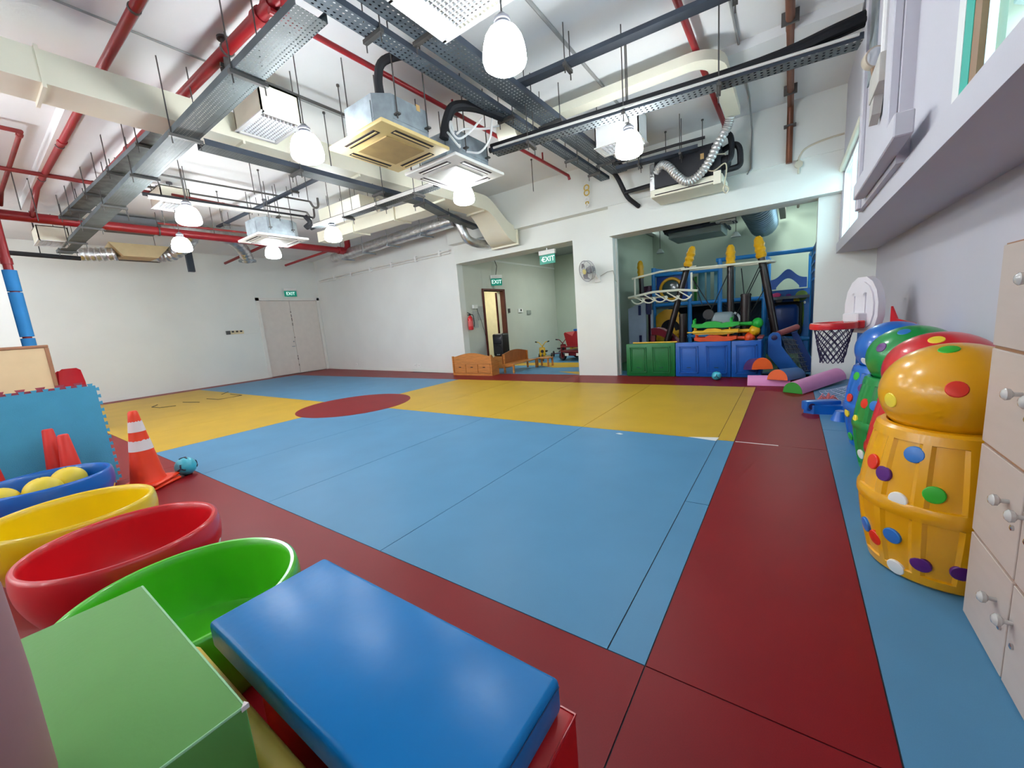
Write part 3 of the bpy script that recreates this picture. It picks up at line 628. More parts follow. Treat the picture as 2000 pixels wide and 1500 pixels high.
# ------------------------------------------------------------------ ceiling air conditioners
ACW = mat('cassette_white', (236, 234, 228), 0.45, var=0.02); ACY = mat('cassette_yellowed', (216, 190, 128), 0.5, var=0.08, scale=3)
ACGY = mat('cassette_grille_tan', (178, 150, 96), 0.6, var=0.1); ACGW = mat('cassette_grille_grey', (188, 186, 178), 0.6, var=0.05)
SLOT = mat('slot_dark', (40, 30, 30), 0.7)
def cassette(label, x0, x1, y0, y1, z, hh, mp, mg, slot_round=False):
    cx, cy = (x0 + x1) / 2, (y0 + y1) / 2; t = thing('ceiling_air_conditioner', label, 'air conditioner', (cx, cy, z), 0, 'ceiling cassette units')
    sx, sy = (x1 - x0) / 2, (y1 - y0) / 2; k = 0.80
    c = 0.13; bx, by = sx * k, sy * k
    oct_ = [(-bx + c, -by), (bx - c, -by), (bx, -by + c), (bx, by - c), (bx - c, by), (-bx + c, by), (-bx, by - c), (-bx, -by + c)]
    part('casing', MB().prism(oct_, 0.035, hh), GALV, t, 0)
    part('casing_seam', MB().box(-bx - 0.006, bx + 0.006, -by + c, by - c, hh * 0.35, hh * 0.38).box(-bx + c, bx - c, -by - 0.006, by + 0.006, hh * 0.35, hh * 0.38), GALV, t, 0)
    for (a0, a1, b0, b1) in ((-bx - 0.008, -bx, -0.2, 0.2), (-0.2, 0.2, -by - 0.008, -by)): part('access_plate', MB().box(a0, a1, b0, b1, 0.09, hh - 0.06), GALV, t, 0)
    part('panel', MB().bbox(-sx, sx, -sy, sy, -0.005, 0.035, 0.012, 2), mp, t)
    part('intake_grille', MB().bbox(-sx * 0.56, sx * 0.56, -sy * 0.56, sy * 0.56, -0.016, -0.004, 0.008, 1), mg, t)
    for dx, dy in ((0, 1), (0, -1), (1, 0), (-1, 0)):
        if dx: bxs = (dx * sx * 0.80 - 0.04, dx * sx * 0.80 + 0.04, -sy * 0.56, sy * 0.56)
        else: bxs = (-sx * 0.56, sx * 0.56, dy * sy * 0.80 - 0.04, dy * sy * 0.80 + 0.04)
        s = part('air_slot', MB().bbox(*bxs, -0.009, 0.0, 0.003, 1), SLOT, t, 0)
        v = ((bxs[0] + bxs[1]) / 2 - 0.01, (bxs[0] + bxs[1]) / 2 + 0.012, bxs[2] + 0.01, bxs[3] - 0.01) if dx else (bxs[0] + 0.01, bxs[1] - 0.01, (bxs[2] + bxs[3]) / 2 - 0.01, (bxs[2] + bxs[3]) / 2 + 0.012)
        part('vane', MB().box(*v, -0.013, -0.008), mp, s, 0)
    for dx, dy in ((-1, -1), (1, -1), (1, 1), (-1, 1)):
        part('hanger', MB().tube([(dx * (bx + 0.03), dy * by * 0.55, 0.12), (dx * (bx + 0.03), dy * by * 0.55, ZC - z)], 0.007, 6).box(dx * (bx + 0.03) - 0.03, dx * (bx + 0.03) + 0.03, dy * by * 0.55 - 0.02, dy * by * 0.55 + 0.02, 0.15, 0.165), ROD, t)
    return t
ac1 = cassette('ceiling air conditioner with a yellowed panel, nearest to the camera', -3.97, -3.10, 2.62, 3.52, 3.20, 0.34, ACY, ACGY)
wpart('insulated_pipe', MB().tube(smooth_path([(-3.02, 3.02, 3.90), (-3.25, 2.86, 3.85), (-3.32, 2.83, 3.72), (-3.33, 2.84, 3.56)], 5), 0.04, 10), BLACKR, ac1)
wpart('drain_bend', MB().tube(smooth_path([(-3.33, 2.84, 3.60), (-3.335, 2.85, 3.47), (-3.36, 2.87, 3.42), (-3.42, 2.90, 3.40)], 5), 0.036, 10), WHITEP, ac1)
wpart('paper_tag', MB().box(-3.19, -3.185, 3.16, 3.21, 3.50, 3.56), mat('tan_tag', (206, 170, 110), 0.7), ac1, 0)
ac2 = cassette('clean white ceiling air conditioner beside the yellowed one', -4.0, -3.13, 3.64, 4.58, 3.20, 0.34, ACW, ACGW)
wpart('insulated_pipe', MB().tube(smooth_path([(-2.86, 4.25, 3.70), (-3.05, 4.0, 3.78), (-3.2, 3.78, 3.76), (-3.26, 3.70, 3.62), (-3.3, 3.66, 3.42)], 6), 0.055, 10), BLACKR, ac2)
for k, pts in enumerate([[(-2.95, 3.95, 3.62), (-2.98, 3.75, 3.42), (-3.05, 3.62, 3.33), (-3.1, 3.56, 3.42), (-3.12, 3.6, 3.52), (-3.18, 3.7, 3.45)], [(-2.9, 4.2, 3.6), (-2.95, 4.0, 3.52), (-3.1, 3.8, 3.5), (-3.16, 3.72, 3.44)], [(-2.88, 4.05, 3.62), (-2.9, 4.0, 3.4), (-2.98, 3.9, 3.25), (-3.1, 3.8, 3.26)], [(-3.2, 3.62, 3.44), (-3.12, 3.58, 3.36), (-3.1, 3.68, 3.28), (-3.16, 3.76, 3.34)]]):
    wpart('looped_cable', MB().tube(smooth_path(pts, 6), 0.012, 6), WHITE, ac2)
ac3 = cassette('far ceiling air conditioner hung above the red main pipe', -8.68, -7.82, 3.52, 4.45, 3.20, 0.34, ACW, ACGW)
wpart('insulated_pipe', MB().tube(smooth_path([(-7.75, 4.4, 3.62), (-7.7, 4.45, 3.5), (-7.8, 4.4, 3.42)], 5), 0.045, 8), BLACKR, ac3)

# ducted unit at the left with foil hoses
du = thing('ducted_air_unit', 'grey ducted air unit with foil hoses hung below the left ceiling', 'air unit', (-12.2, 3.3, 3.3))
wpart('casing', MB().box(-12.1, -11.4, 2.35, 3.15, 3.88, 4.1), mat('unit_grey', (118, 122, 128), 0.5, 0.3), du, 0)
wpart('plenum', MB().add([(-12.9, 2.65, 3.42), (-12.9, 3.15, 3.42), (-12.2, 3.2, 3.42), (-12.2, 2.6, 3.42), (-12.9, 2.45, 3.70), (-12.9, 3.4, 3.70), (-12.2, 3.45, 3.70), (-12.2, 2.4, 3.70)], [(0, 3, 2, 1), (4, 5, 6, 7), (0, 1, 5, 4), (1, 2, 6, 5), (2, 3, 7, 6), (3, 0, 4, 7)]), mat('plenum_tan', (206, 184, 140), 0.6), du, 0)
def foil_hose(pts, r, parent, n=5):
    P = smooth_path(pts, n * 2); rr = [r * (1 + 0.09 * math.sin(i * 2.1) + random.uniform(-0.03, 0.03)) for i in range(len(P))]
    return wpart('foil_hose', MB().tube(P, rr, 14), FOIL, parent)
foil_hose([(-12.5, 3.25, 3.52), (-12.3, 3.5, 3.56), (-11.9, 3.7, 3.74), (-11.55, 3.75, 3.92)], 0.15, du)
foil_hose([(-11.6, 3.15, 3.96), (-11.45, 3.8, 3.96), (-11.55, 4.5, 3.90), (-11.9, 4.9, 3.75), (-12.2, 5.1, 3.55)], 0.15, du)
foil_hose([(-12.5, 2.55, 3.5), (-12.6, 2.25, 3.48), (-12.7, 2.0, 3.48)], 0.14, du)
wpart('hose_flange', MB().lathe([(0.21, -0.02), (0.21, 0.02)], 18, (-12.25, 5.12, 3.5)), GALV, du)
wpart('support', MB().tube([(-12.55, 2.5, 3.38), (-12.55, 3.3, 3.38)], 0.015, 6).tube([(-12.55, 3.28, 3.38), (-12.55, 3.28, ZC)], 0.006, 6).tube([(-11.75, 3.1, 4.1), (-11.75, 3.1, ZC)], 0.008, 6), ROD, du)
single('hanging_strut', MB().box(-13.2, -13.1, 4.02, 4.16, 3.28, 4.15), TRAYD, 'dark steel strut hanging by the far wall beside the small lamp', 'strut')
single('drain_pipe', MB().tube([(-12.4, 0.75, 3.38), (-12.4, 1.95, 3.34)], 0.045, 10).tube([(-12.4, 1.4, 3.4), (-12.4, 1.4, ZC)], 0.008, 6), BLACKR, 'black drain pipe low on the left beneath the main pipe', 'pipe')

# black fan coil on the far wall with silver hose
fc = thing('fan_coil_unit', 'black fan coil unit with a white tray hung above the play-room opening', 'air unit', (-1.35, 7.3, 3.10))
wpart('casing', MB().bbox(-1.88, -0.92, 7.06, 7.58, 3.24, 3.70, 0.03, 2), mat('black_foam_skin', (34, 35, 42), 0.6, var=0.15), fc)
wpart('drip_tray', MB().bbox(-1.93, -0.88, 7.0, 7.62, 3.10, 3.22, 0.012, 1), CREAM, fc, 0)
wpart('tray_slot', MB().box(-1.86, -0.95, 6.995, 7.0, 3.125, 3.14), SLOT, fc, 0)
wpart('end_plate', MB().bbox(-1.97, -1.88, 7.1, 7.55, 3.22, 3.66, 0.03, 2), FOIL, fc)
wpart('motor', MB().lathe([(0.10, -0.05), (0.10, 0.06), (0.05, 0.1)], 14, (-0.9, 7.25, 3.42), 'X'), BLACKR, fc)
wpart('label_plate', MB().box(-1.19, -1.14, 7.052, 7.06, 3.50, 3.58), mat('tan_tag', (206, 170, 110)), fc, 0)
for pts in ([(-0.92, 7.3, 3.62), (-0.78, 7.3, 3.66), (-0.7, 7.3, 3.6), (-0.68, 7.3, 3.45), (-0.70, 7.3, 3.34), (-0.86, 7.28, 3.32)], [(-0.98, 7.2, 3.70), (-0.88, 7.2, 3.80), (-0.80, 7.2, 3.74), (-0.79, 7.2, 3.5), (-0.85, 7.2, 3.4)]):
    wpart('insulated_pipe', MB().tube(smooth_path(pts, 6), 0.042, 10), BLACKR, fc)
P = smooth_path([(-0.77, 6.9, 3.92), (-0.82, 6.96, 3.80), (-0.93, 6.93, 3.62), (-1.05, 6.93, 3.40), (-1.2, 6.93, 3.24), (-1.36, 6.93, 3.20), (-1.50, 6.93, 3.32), (-1.62, 6.95, 3.48), (-1.74, 7.0, 3.56), (-1.85, 7.08, 3.50)], 14)
wpart('silver_hose', MB().tube(P, [0.058 * (1 + 0.10 * (1 if i % 3 else -1)) for i in range(len(P))], 14), mat('hose_silver', (214, 214, 212), 0.35, 0.6, var=0.1, scale=20), fc)
wpart('loose_cable', MB().tube(smooth_path([(-0.85, 7.1, 3.5), (-1.05, 7.02, 3.5), (-1.12, 7.0, 3.36), (-1.0, 6.98, 3.27), (-0.85, 7.0, 3.34), (-0.83, 7.0, 3.22), (-0.85, 6.99, 3.05), (-0.8, 6.99, 2.98), (-0.83, 6.99, 2.92), (-0.87, 6.99, 2.98), (-0.84, 6.99, 3.06)], 6), 0.009, 6), mat('cable_beige', (206, 196, 168), 0.5), fc)
wpart('bracket', MB().box(-1.0, -0.9, 6.98, 7.02, 3.08, 3.26), CREAM, fc, 0)

# ------------------------------------------------------------------ ceiling grille boxes
GRM = mat('grille_white', (224, 226, 228), 0.45)
def grille_box(label, x0, x1, y0, y1, z0, z1, gx0, gx1, step=0.05, m=CREAM):
    t = thing('ceiling_grille_box', label, 'vent', ((x0 + x1) / 2, (y0 + y1) / 2, z0), 0, 'cream ceiling boxes')
    k = 0.015
    b = MB().box(x0, x0 + k, y0, y1, z0, z1).box(x1 - k, x1, y0, y1, z0, z1).box(x0, x1, y0, y0 + k, z0, z1).box(x0, x1, y1 - k, y1, z0, z1).box(x0, x1, y0, y1, z1 - k, z1)
    wpart('box_shell', b, m, t, 0)
    wpart('rim', MB().box(x0 - 0.015, x1 + 0.015, y0 - 0.015, y0 + 0.02, z0 - 0.012, z0).box(x0 - 0.015, x1 + 0.015, y1 - 0.02, y1 + 0.015, z0 - 0.012, z0).box(x0 - 0.015, x0 + 0.02, y0, y1, z0 - 0.012, z0).box(x1 - 0.02, x1 + 0.015, y0, y1, z0 - 0.012, z0), WHITE, t, 0)
    if gx0 > x0 + 0.05: wpart('blank_panel', MB().box(x0 + k, gx0, y0 + k, y1 - k, z0 - 0.005, z0 + 0.005), WHITE, t, 0)
    wpart('filter', MB().box(gx0, gx1, y0 + 0.016, y1 - 0.016, z0 + 0.03, z0 + 0.04), mat('gap_shade_grey', (136, 132, 128), 0.8, var=0.15, scale=8), t, 0)  # grey sheet added behind the wires so the bright gaps look shaded
    g = MB(); x = gx0
    while x < gx1 - 0.01: g.box(x, x + 0.006, y0 + 0.015, y1 - 0.015, z0 - 0.006, z0 + 0.012); x += step
    y = y0 + 0.02
    while y < y1 - 0.02: g.box(gx0, gx1, y, y + 0.006, z0 - 0.006, z0 + 0.012); y += step
    wpart('wire_grille', g, GRM, t, 0)
    for (x, y) in ((x0 + 0.03, y0 + 0.03), (x1 - 0.03, y1 - 0.03)): wpart('hanger', MB().tube([(x, y, z1), (x, y, ZC)], 0.006, 6), ROD, t)
    return t
grille_box('cream ceiling box with a white wire grille at the top of the picture', -2.37, -1.69, 2.20, 2.76, 3.6, 3.88, -2.20, -1.73, 0.04)
grille_box('cream ceiling box with a wire grille left of the yellowed air conditioner', -5.08, -4.47, 2.25, 2.66, 3.62, 3.90, -5.04, -4.55, 0.04)
grille_box('plain white ceiling box behind the lamp under the dark tray', -2.31, -1.70, 5.69, 6.06, 3.6, 3.95, -2.24, -1.77, 0.05, WHITE)
grille_box('cream ceiling box above the red main pipe at the far left', -11.9, -11.3, 1.30, 1.70, 3.46, 3.72, -11.85, -11.4, 0.05)
grille_box('small ceiling box above the upper left pendant lamp', -9.0, -8.45, 2.42, 2.82, 3.7, 3.95, -8.9, -8.55, 0.05)
# loose hanger rods left in the ceiling
k = 0
spots = [(-4.35, 3.1, 3.55, 'before the yellowed air conditioner'), (-5.0, 3.3, 3.5, 'beside the cream main duct'), (-4.2, 4.9, 3.6, 'behind the white air conditioner'), (-7.0, 3.2, 3.6, 'right of the slim pale channel'), (-7.4, 3.5, 3.5, 'just before the far air conditioner'), (-6.7, 3.9, 3.55, 'between the far air conditioner and the lamp'),
         (-9.5, 2.2, 3.55, 'over the long red main pipe, nearer one'), (-9.2, 2.6, 3.5, 'over the long red main pipe, further one'), (-10.2, 2.35, 3.85, 'above the grey ducted unit'), (-10.0, 1.2, 3.5, 'left of the dusty ladder tray'), (-9.6, 1.0, 3.55, 'furthest left, by the thin red pipe'),
         (-2.1, 6.4, 3.5, 'behind the white ceiling box, left of two'), (-1.95, 6.5, 3.5, 'behind the white ceiling box, right of two'), (-1.2, 7.3, 3.72, 'on the right end of the black fan coil'), (-1.75, 7.3, 3.72, 'on the left end of the black fan coil'), (-8.9, 3.4, 3.6, 'behind the far air conditioner'), (-9.9, 3.6, 3.6, 'by the silver hose'), (-3.9, 6.6, 3.6, 'beside the gold chain ornament')]
for (x, y, z, w_) in spots:
    o = single('hanger_rod', MB().tube([(x, y, z), (x, y, ZC)], 0.007, 6).lathe([(0.018, ZC - 0.02), (0.018, ZC)], 8, (x, y, 0)), ROD, 'thin steel ceiling rod ' + w_, 'rod', 'bare ceiling rods')
# gold chain ornament
gc = thing('hanging_chain', 'gold link chain ornament hanging beside the parallel trays', 'ornament', (-3.3, 7.6, 3.37))
GOLD = mat('gold_link', (206, 176, 84), 0.35, 0.7)
for i, (z, r, w_, m) in enumerate([(3.82, .045, .008, WHITE), (3.73, .05, .012, GOLD), (3.64, .05, .012, GOLD), (3.52, .035, .014, WHITE), (3.45, .028, .012, GOLD), (3.40, .03, .014, WHITE)]):
    wpart('link', MB().torus((-3.3, 7.6, z), r, w_, 'Y' if i % 2 == 0 else 'Y', 20, 8), m, gc)
wpart('thread', MB().tube([(-3.3, 7.6, 3.86), (-3.3, 7.6, ZC)], 0.003, 5), WHITE, gc)

# ------------------------------------------------------------------ things on the walls
def exit_sign(label, M, text, wdt=0.36, arrow=False, cat='exit sign'):
    """modelled facing -Y in its own coordinates, then turned by M"""
    t = thing('exit_sign', label, cat, M.to_translation(), M.to_euler().z, 'exit signs')
    part('housing', MB().bbox(-wdt * 0.52, wdt * 0.52, -0.035, 0.045, 0.20, 0.30, 0.012, 2), WHITE, t)
    part('sign_panel', MB().bbox(-wdt / 2, wdt / 2, -0.008, 0.008, 0.0, 0.20, 0.003, 1), mat('exit_green', (10, 124, 104), 0.35, emit=0.25, var=0.03), t, 0)
    lm = mat('exit_letters', (214, 240, 232), 0.4, emit=0.6)
    tx = text_part('lettering', text, 0.155, lm, t, Matrix.Translation((0.03 if arrow else 0, -0.0095, 0.1)) @ Matrix.Rotation(math.pi / 2, 4, 'X'), 0.0012)
    if arrow: part('arrow', MB().prism([(-0.155, 0.10), (-0.115, 0.14), (-0.115, 0.06)], -0.0105, -0.0085, 'XZ'), lm, t, 0)
    return t
exit_sign('green EXIT sign above the cream double door', Matrix.Translation((-15.02, 7.52, 2.83)) @ Matrix.Rotation(math.pi / 2, 4, 'Z'), 'EXIT', 0.44)
s2 = exit_sign('green EXIT sign with an arrow hung under the alcove lintel', Matrix.Translation((-4.55, 8.12, 2.52)), 'EXIT', 0.40, True)
part('hanger', MB().tube([(0, 0, 0.3), (0, 0, 0.36)], 0.012, 8), WHITE, s2)
s3_ = exit_sign('green EXIT sign above the open alcove door', Matrix.Translation((-7.05, 9.48, 2.36)) @ Matrix.Rotation(math.radians(60), 4, 'Z'), 'EXIT', 0.34)
part('conduit', MB().tube([(0.0, 0.02, 0.3), (0.06, 0.03, 0.55), (0.0, 0.04, 0.75)], 0.01, 6), ROD, s3_)

sw = thing('switch_plate', 'row of light switches on the left wall beside the double door', 'switch', (-15.09, 5.56, 1.55))
wpart('backplate', MB().bbox(-15.1, -15.085, 5.31, 5.80, 1.60, 1.72, 0.004, 1), mat('switch_cream', (222, 208, 170), 0.4), sw, 0)
wpart('grey_box', MB().bbox(-15.1, -15.06, 5.28, 5.40, 1.60, 1.72, 0.004, 1), ROD, sw, 0)
for y in (5.48, 5.60, 5.72): wpart('rocker', MB().box(-15.088, -15.07, y - 0.03, y + 0.03, 1.66, 1.71), BLACKP, sw, 0)
wpart('wire', MB().tube([(-15.09, 5.8, 1.60), (-15.09, 6.3, 1.60)], 0.006, 5), WHITE, sw)
for k, (s, lab) in enumerate([(0.28, 'low white socket on the far wall near the double door'), (0.72, 'low white socket nearer the alcove bench, left of a pair'), (0.745, 'low white socket nearer the alcove bench, right of a pair')]):
    q = wpt(s, 0.012); o = thing('wall_socket', lab, 'socket', (q[0], q[1], 0.15), 0, 'wall sockets')
    part('plate', MB().bbox(-0.05, 0.05, -0.012, 0.01, 0, 0.09, 0.004, 1), WHITE, o)
    part('pin_hole', MB().box(-0.01, 0.01, -0.0135, -0.011, 0.05, 0.062).box(-0.025, -0.012, -0.0135, -0.011, 0.025, 0.033).box(0.012, 0.025, -0.0135, -0.011, 0.025, 0.033), BLACKP, o, 0)

# wall fan on the pier
fan = thing('wall_fan', 'grey wall fan with a round wire cage on the white pier', 'fan', (-3.36, 7.62, 2.18))
FG = mat('fan_grey', (150, 150, 154), 0.4, var=0.05)
FM = Matrix.Rotation(math.radians(-28), 4, 'Z') @ Matrix.Rotation(math.radians(14), 4, 'X')
def fpart(n, mb, m, sm=35): return part(n, mb.xf(FM), m, fan, sm)
cage = MB().torus((0, -0.05, 0), 0.205, 0.007, 'Y', 40, 8).torus((0, 0.03, 0), 0.19, 0.005, 'Y', 40, 6)
for i in range(36):
    a = 2 * math.pi * i / 36
    cage.tube([(0.05 * math.cos(a), -0.085, 0.05 * math.sin(a)), (0.14 * math.cos(a), -0.085, 0.14 * math.sin(a)), (0.205 * math.cos(a), -0.05, 0.205 * math.sin(a)), (0.19 * math.cos(a), 0.03, 0.19 * math.sin(a)), (0.07 * math.cos(a), 0.05, 0.07 * math.sin(a))], 0.0022, 4)
fpart('cage', cage, FG)
fpart('hub_badge', MB().lathe([(0.052, -0.095), (0.05, -0.085)], 24, axis='Y'), mat('fan_badge', (206, 196, 130), 0.4))
bl = MB()
for k in range(3):
    a0 = k * 2 * math.pi / 3; pts = []
    for i in range(9):
        r = 0.03 + 0.15 * i / 8; pts.append((r, a0 - 0.45 * math.sin(math.pi * i / 8) - 0.1, -0.055)); 
    top = [(r * math.cos(a), y, r * math.sin(a)) for r, a, y in pts]; bot = [(r * math.cos(a + 0.75 + 0.1), -0.015, r * math.sin(a + 0.75 + 0.1)) for r, a, y in pts]
    for i in range(8): bl.add([top[i], top[i + 1], bot[i + 1], bot[i]], [(0, 1, 2, 3)])
fpart('blades', bl, mat('fan_blade', (120, 120, 126), 0.35))
fpart('motor', MB().lathe([(0.02, -0.02), (0.065, 0.0), (0.075, 0.06), (0.06, 0.13), (0.02, 0.15)], 24, axis='Y'), FG)
part('arm', MB().tube([(0.06, 0.13, -0.04), (0.09, 0.2, -0.1), (0.09, 0.27, -0.15)], 0.025, 10), WHITE, fan)
part('wall_bracket', MB().bbox(0.03, 0.15, 0.25, 0.28, -0.23, -0.1, 0.006, 1), WHITE, fan, 0)
part('cable', MB().tube([(0.14, 0.265, -0.12), (0.30, 0.27, -0.05), (0.42, 0.27, -0.04), (0.435, 0.27, -0.1), (0.435, 0.33, -0.24), (0.44, 0.45, -0.26), (0.44, 0.5, -0.4)], 0.006, 6), mat('fan_cable', (170, 168, 160), 0.5), fan)

# white conduit on the pier's side face
single('pier_conduit', MB().box(-2.928, -2.90, 8.03, 8.08, 0.0, 2.77), WHITEP, 'thin white conduit down the side of the pier', 'conduit')

# emergency light, trunking on the window pilaster
em = thing('emergency_light', 'emergency light with a round lamp head on the window pilaster', 'light', (0.46, 4.0, 2.62))
EMG = mat('emergency_grey', (186, 182, 176), 0.5)
wpart('battery_box', MB().bbox(0.43, 0.50, 3.80, 4.22, 2.66, 2.84, 0.012, 2), EMG, em)
wpart('spout', MB().prism([(4.22, 2.67), (4.02, 2.67), (4.10, 2.56), (4.22, 2.52)][::-1], 0.44, 0.49, 'YZ'), EMG, em, 0)
HM = Matrix.Translation((0.445, 4.30, 3.0)) @ Matrix.Rotation(math.radians(205), 4, 'Z')
wpart('lamp_head', MB().lathe([(0.03, -0.05), (0.06, -0.02), (0.072, 0.03), (0.072, 0.05)], 24, (0, 0, 0), 'Y').xf(HM), mat('lamp_head_beige', (190, 178, 160), 0.45), em)
wpart('lens', MB().lathe([(0.066, 0.048), (0.04, 0.06), (0.01, 0.064)], 24, (0, 0, 0), 'Y').xf(HM), mat('lens_grey', (206, 210, 214), 0.1, 0.3), em)
wpart('neck', MB().tube([(0.455, 4.29, 2.96), (0.46, 4.2, 2.83)], 0.02, 8), mat('neck_brown', (140, 112, 88), 0.5), em)
tk = thing('cable_trunking', 'white cable trunking down the window pilaster with a box at its foot', 'trunking', (0.47, 3.9, 2.08))
wpart('trunk', MB().bbox(0.455, 0.50, 3.54, 3.74, 2.22, 4.1, 0.006, 1), WALLR, tk, 0)
wpart('foot_box', MB().bbox(0.42, 0.50, 3.06, 4.74, 2.10, 2.22, 0.006, 1), WALLR, tk, 0)
wpart('side_trunk', MB().bbox(0.47, 0.50, 4.98, 5.12, 2.06, 4.0, 0.005, 1), WALLR, tk, 0)
wpart('conduit', MB().tube([(0.48, 4.05, 2.9), (0.48, 4.05, 3.45)], 0.018, 8).lathe([(0.035, 3.42), (0.035, 3.5)], 12, (0.48, 4.05, 0)), WHITE, tk)
wpart('tray_plate', MB().box(0.49, 0.50, 4.55, 4.95, 3.05, 3.75), GALV, tk, 0)
cf = thing('window_conduit', 'thin white conduit curving down the far wall under the window corner', 'conduit', (0.3, 7.75, 3.3))
wpart('conduit_run', MB().tube(smooth_path([(0.55, 7.68, 3.52), (0.3, 7.68, 3.5), (0.12, 7.68, 3.45), (0.05, 7.68, 3.36), (0.04, 7.67, 3.26), (0.04, 7.67, 3.12)], 5), 0.014, 8), mat('conduit_cream', (206, 200, 180), 0.5), cf)
wpart('round_junction', MB().lathe([(0.05, 0), (0.05, 0.04)], 16, (0.04, 7.65, 3.25), 'Y'), mat('conduit_cream', (206, 200, 180)), cf)

# ------------------------------------------------------------------ lockers
lk = thing('locker_cabinet', 'beige locker cabinet with brown edging against the right wall', 'cabinet', (0.8, 1.8, 0))
LY0, LY1, LXF = 1.44, 2.16, 0.60
wpart('carcass', MB().bbox(LXF + 0.018, 0.985, LY0, LY1, 0, 1.43, 0.003, 1), LAMIN, lk, 0)
wpart('edging', MB().box(LXF + 0.008, LXF + 0.02, LY0, LY1, 0.0, 1.43), EDGEB, lk, 0)
KN = mat('acrylic_knob', (222, 220, 216), 0.12, 0.0, coat=0.6, trans=0.35)
CHR = mat('chrome', (200, 202, 205), 0.18, 1.0)
for c in range(2):
    for r in range(4):
        y1 = LY1 - c * 0.36; z0 = r * 0.3575
        dr = wpart('locker_door', MB().bbox(LXF, LXF + 0.012, y1 - 0.355, y1 - 0.005, z0 + 0.006, z0 + 0.3515, 0.002, 1), LAMIN, lk, 0)
        ky = y1 - 0.268 if c == 0 else y1 - 0.03; kz = z0 + 0.232
        wpart('knob', MB().lathe([(0.007, 0.0), (0.007, -0.018), (0.018, -0.026), (0.02, -0.036), (0.012, -0.044), (0.002, -0.046)], 14, (LXF, ky, kz), 'X'), KN, dr)
        wpart('lock', MB().lathe([(0.009, 0.0), (0.009, -0.006), (0.004, -0.008)], 12, (LXF, ky - 0.05 if c == 0 else ky - 0.02, kz - 0.068), 'X'), CHR, dr)

# ------------------------------------------------------------------ spotted barrels and balls
PLY = mat('plastic_yellow', (226, 162, 8), 0.3, var=0.03, coat=0.35, bump=0.02, bscale=300)
PLR = mat('plastic_red', (205, 24, 34), 0.3, var=0.03, coat=0.35, bump=0.02, bscale=300)
PLG = mat('plastic_green', (16, 140, 62), 0.3, var=0.03, coat=0.35, bump=0.02, bscale=300)
PLB = mat('plastic_blue', (12, 100, 192), 0.3, var=0.03, coat=0.35, bump=0.02, bscale=300)
PLLG = mat('plastic_lime', (78, 186, 32), 0.28, var=0.03, coat=0.35, bump=0.02, bscale=300)
DOT = {'r': mat('dot_red', (222, 48, 26), 0.35), 'b': mat('dot_blue', (40, 116, 196), 0.35), 'p': mat('dot_purple', (92, 32, 118), 0.35), 'g': mat('dot_green', (52, 178, 48), 0.35), 'w': mat('dot_white', (232, 232, 226), 0.35), 'y': mat('dot_yellow', (240, 214, 60), 0.35), 'm': mat('dot_magenta', (216, 30, 106), 0.35)}
def bprof(z, top=0.70):
    """barrel radius at height z"""
    u = (z / top - 0.5) * 2
    return 0.298 - 0.055 * abs(u) ** 1.6
def make_barrel(m):
    n = 120; zs = [0, 0.012, 0.03, 0.05, 0.054, 0.12, 0.2, 0.28, 0.314, 0.318, 0.335, 0.35, 0.365, 0.382, 0.386, 0.42, 0.5, 0.58, 0.646, 0.65, 0.67, 0.688, 0.70]
    vs = []; fs = []
    for z in zs:
        rel = 0
        if 0.052 < z < 0.316 or 0.384 < z < 0.648: rel = 1
        for k in range(n):
            a = 2 * math.pi * k / n; f = (k % 10)
            r = bprof(z)
            if rel and 3 <= f <= 9: r -= 0.010
            if z in (0, 0.70): r -= 0.012
            if 0.335 <= z <= 0.365: r += 0.006
            vs.append((r * math.cos(a), r * math.sin(a), z))
    prof_in = [(0.212, 0.703), (0.202, 0.69), (0.202, 0.45)]
    for r, z in prof_in:
        for k in range(n): a = 2 * math.pi * k / n; vs.append((r * math.cos(a), r * math.sin(a), z))
    rows = len(zs) + 3
    for i in range(rows - 1):
        for k in range(n): fs.append((i * n + k, i * n + (k + 1) % n, (i + 1) * n + (k + 1) % n, (i + 1) * n + k))
    fs.append(tuple(range(n))[::-1]); fs.append(tuple((rows - 1) * n + k for k in range(n)))
    return MB().add(vs, fs)
def dot_on(parent, a, z, rf, c, r=0.036):
    """a coloured button at bearing a (degrees, from +X) and height z on a round body of radius rf(z)"""
    e = 0.004; R_ = rf(z); sl = (rf(z + e) - rf(z - e)) / (2 * e); A = math.radians(a)
    nrm = Vector((math.cos(A), math.sin(A), -sl)).normalized(); p = Vector((R_ * math.cos(A), R_ * math.sin(A), z))
    q = nrm.to_track_quat('Z', 'Y').to_matrix().to_4x4()
    return part('dot', MB().lathe([(r, -0.014), (r, -0.002), (r * 0.92, 0.001), (r * 0.5, 0.003), (0.001, 0.0035)], 18).xf(Matrix.Translation(p) @ q), DOT[c], parent)
BR, BZ = 0.248, 0.222
def rball(z):
    return BR * math.sqrt(max(1e-4, 1 - ((z) / BZ) ** 2))
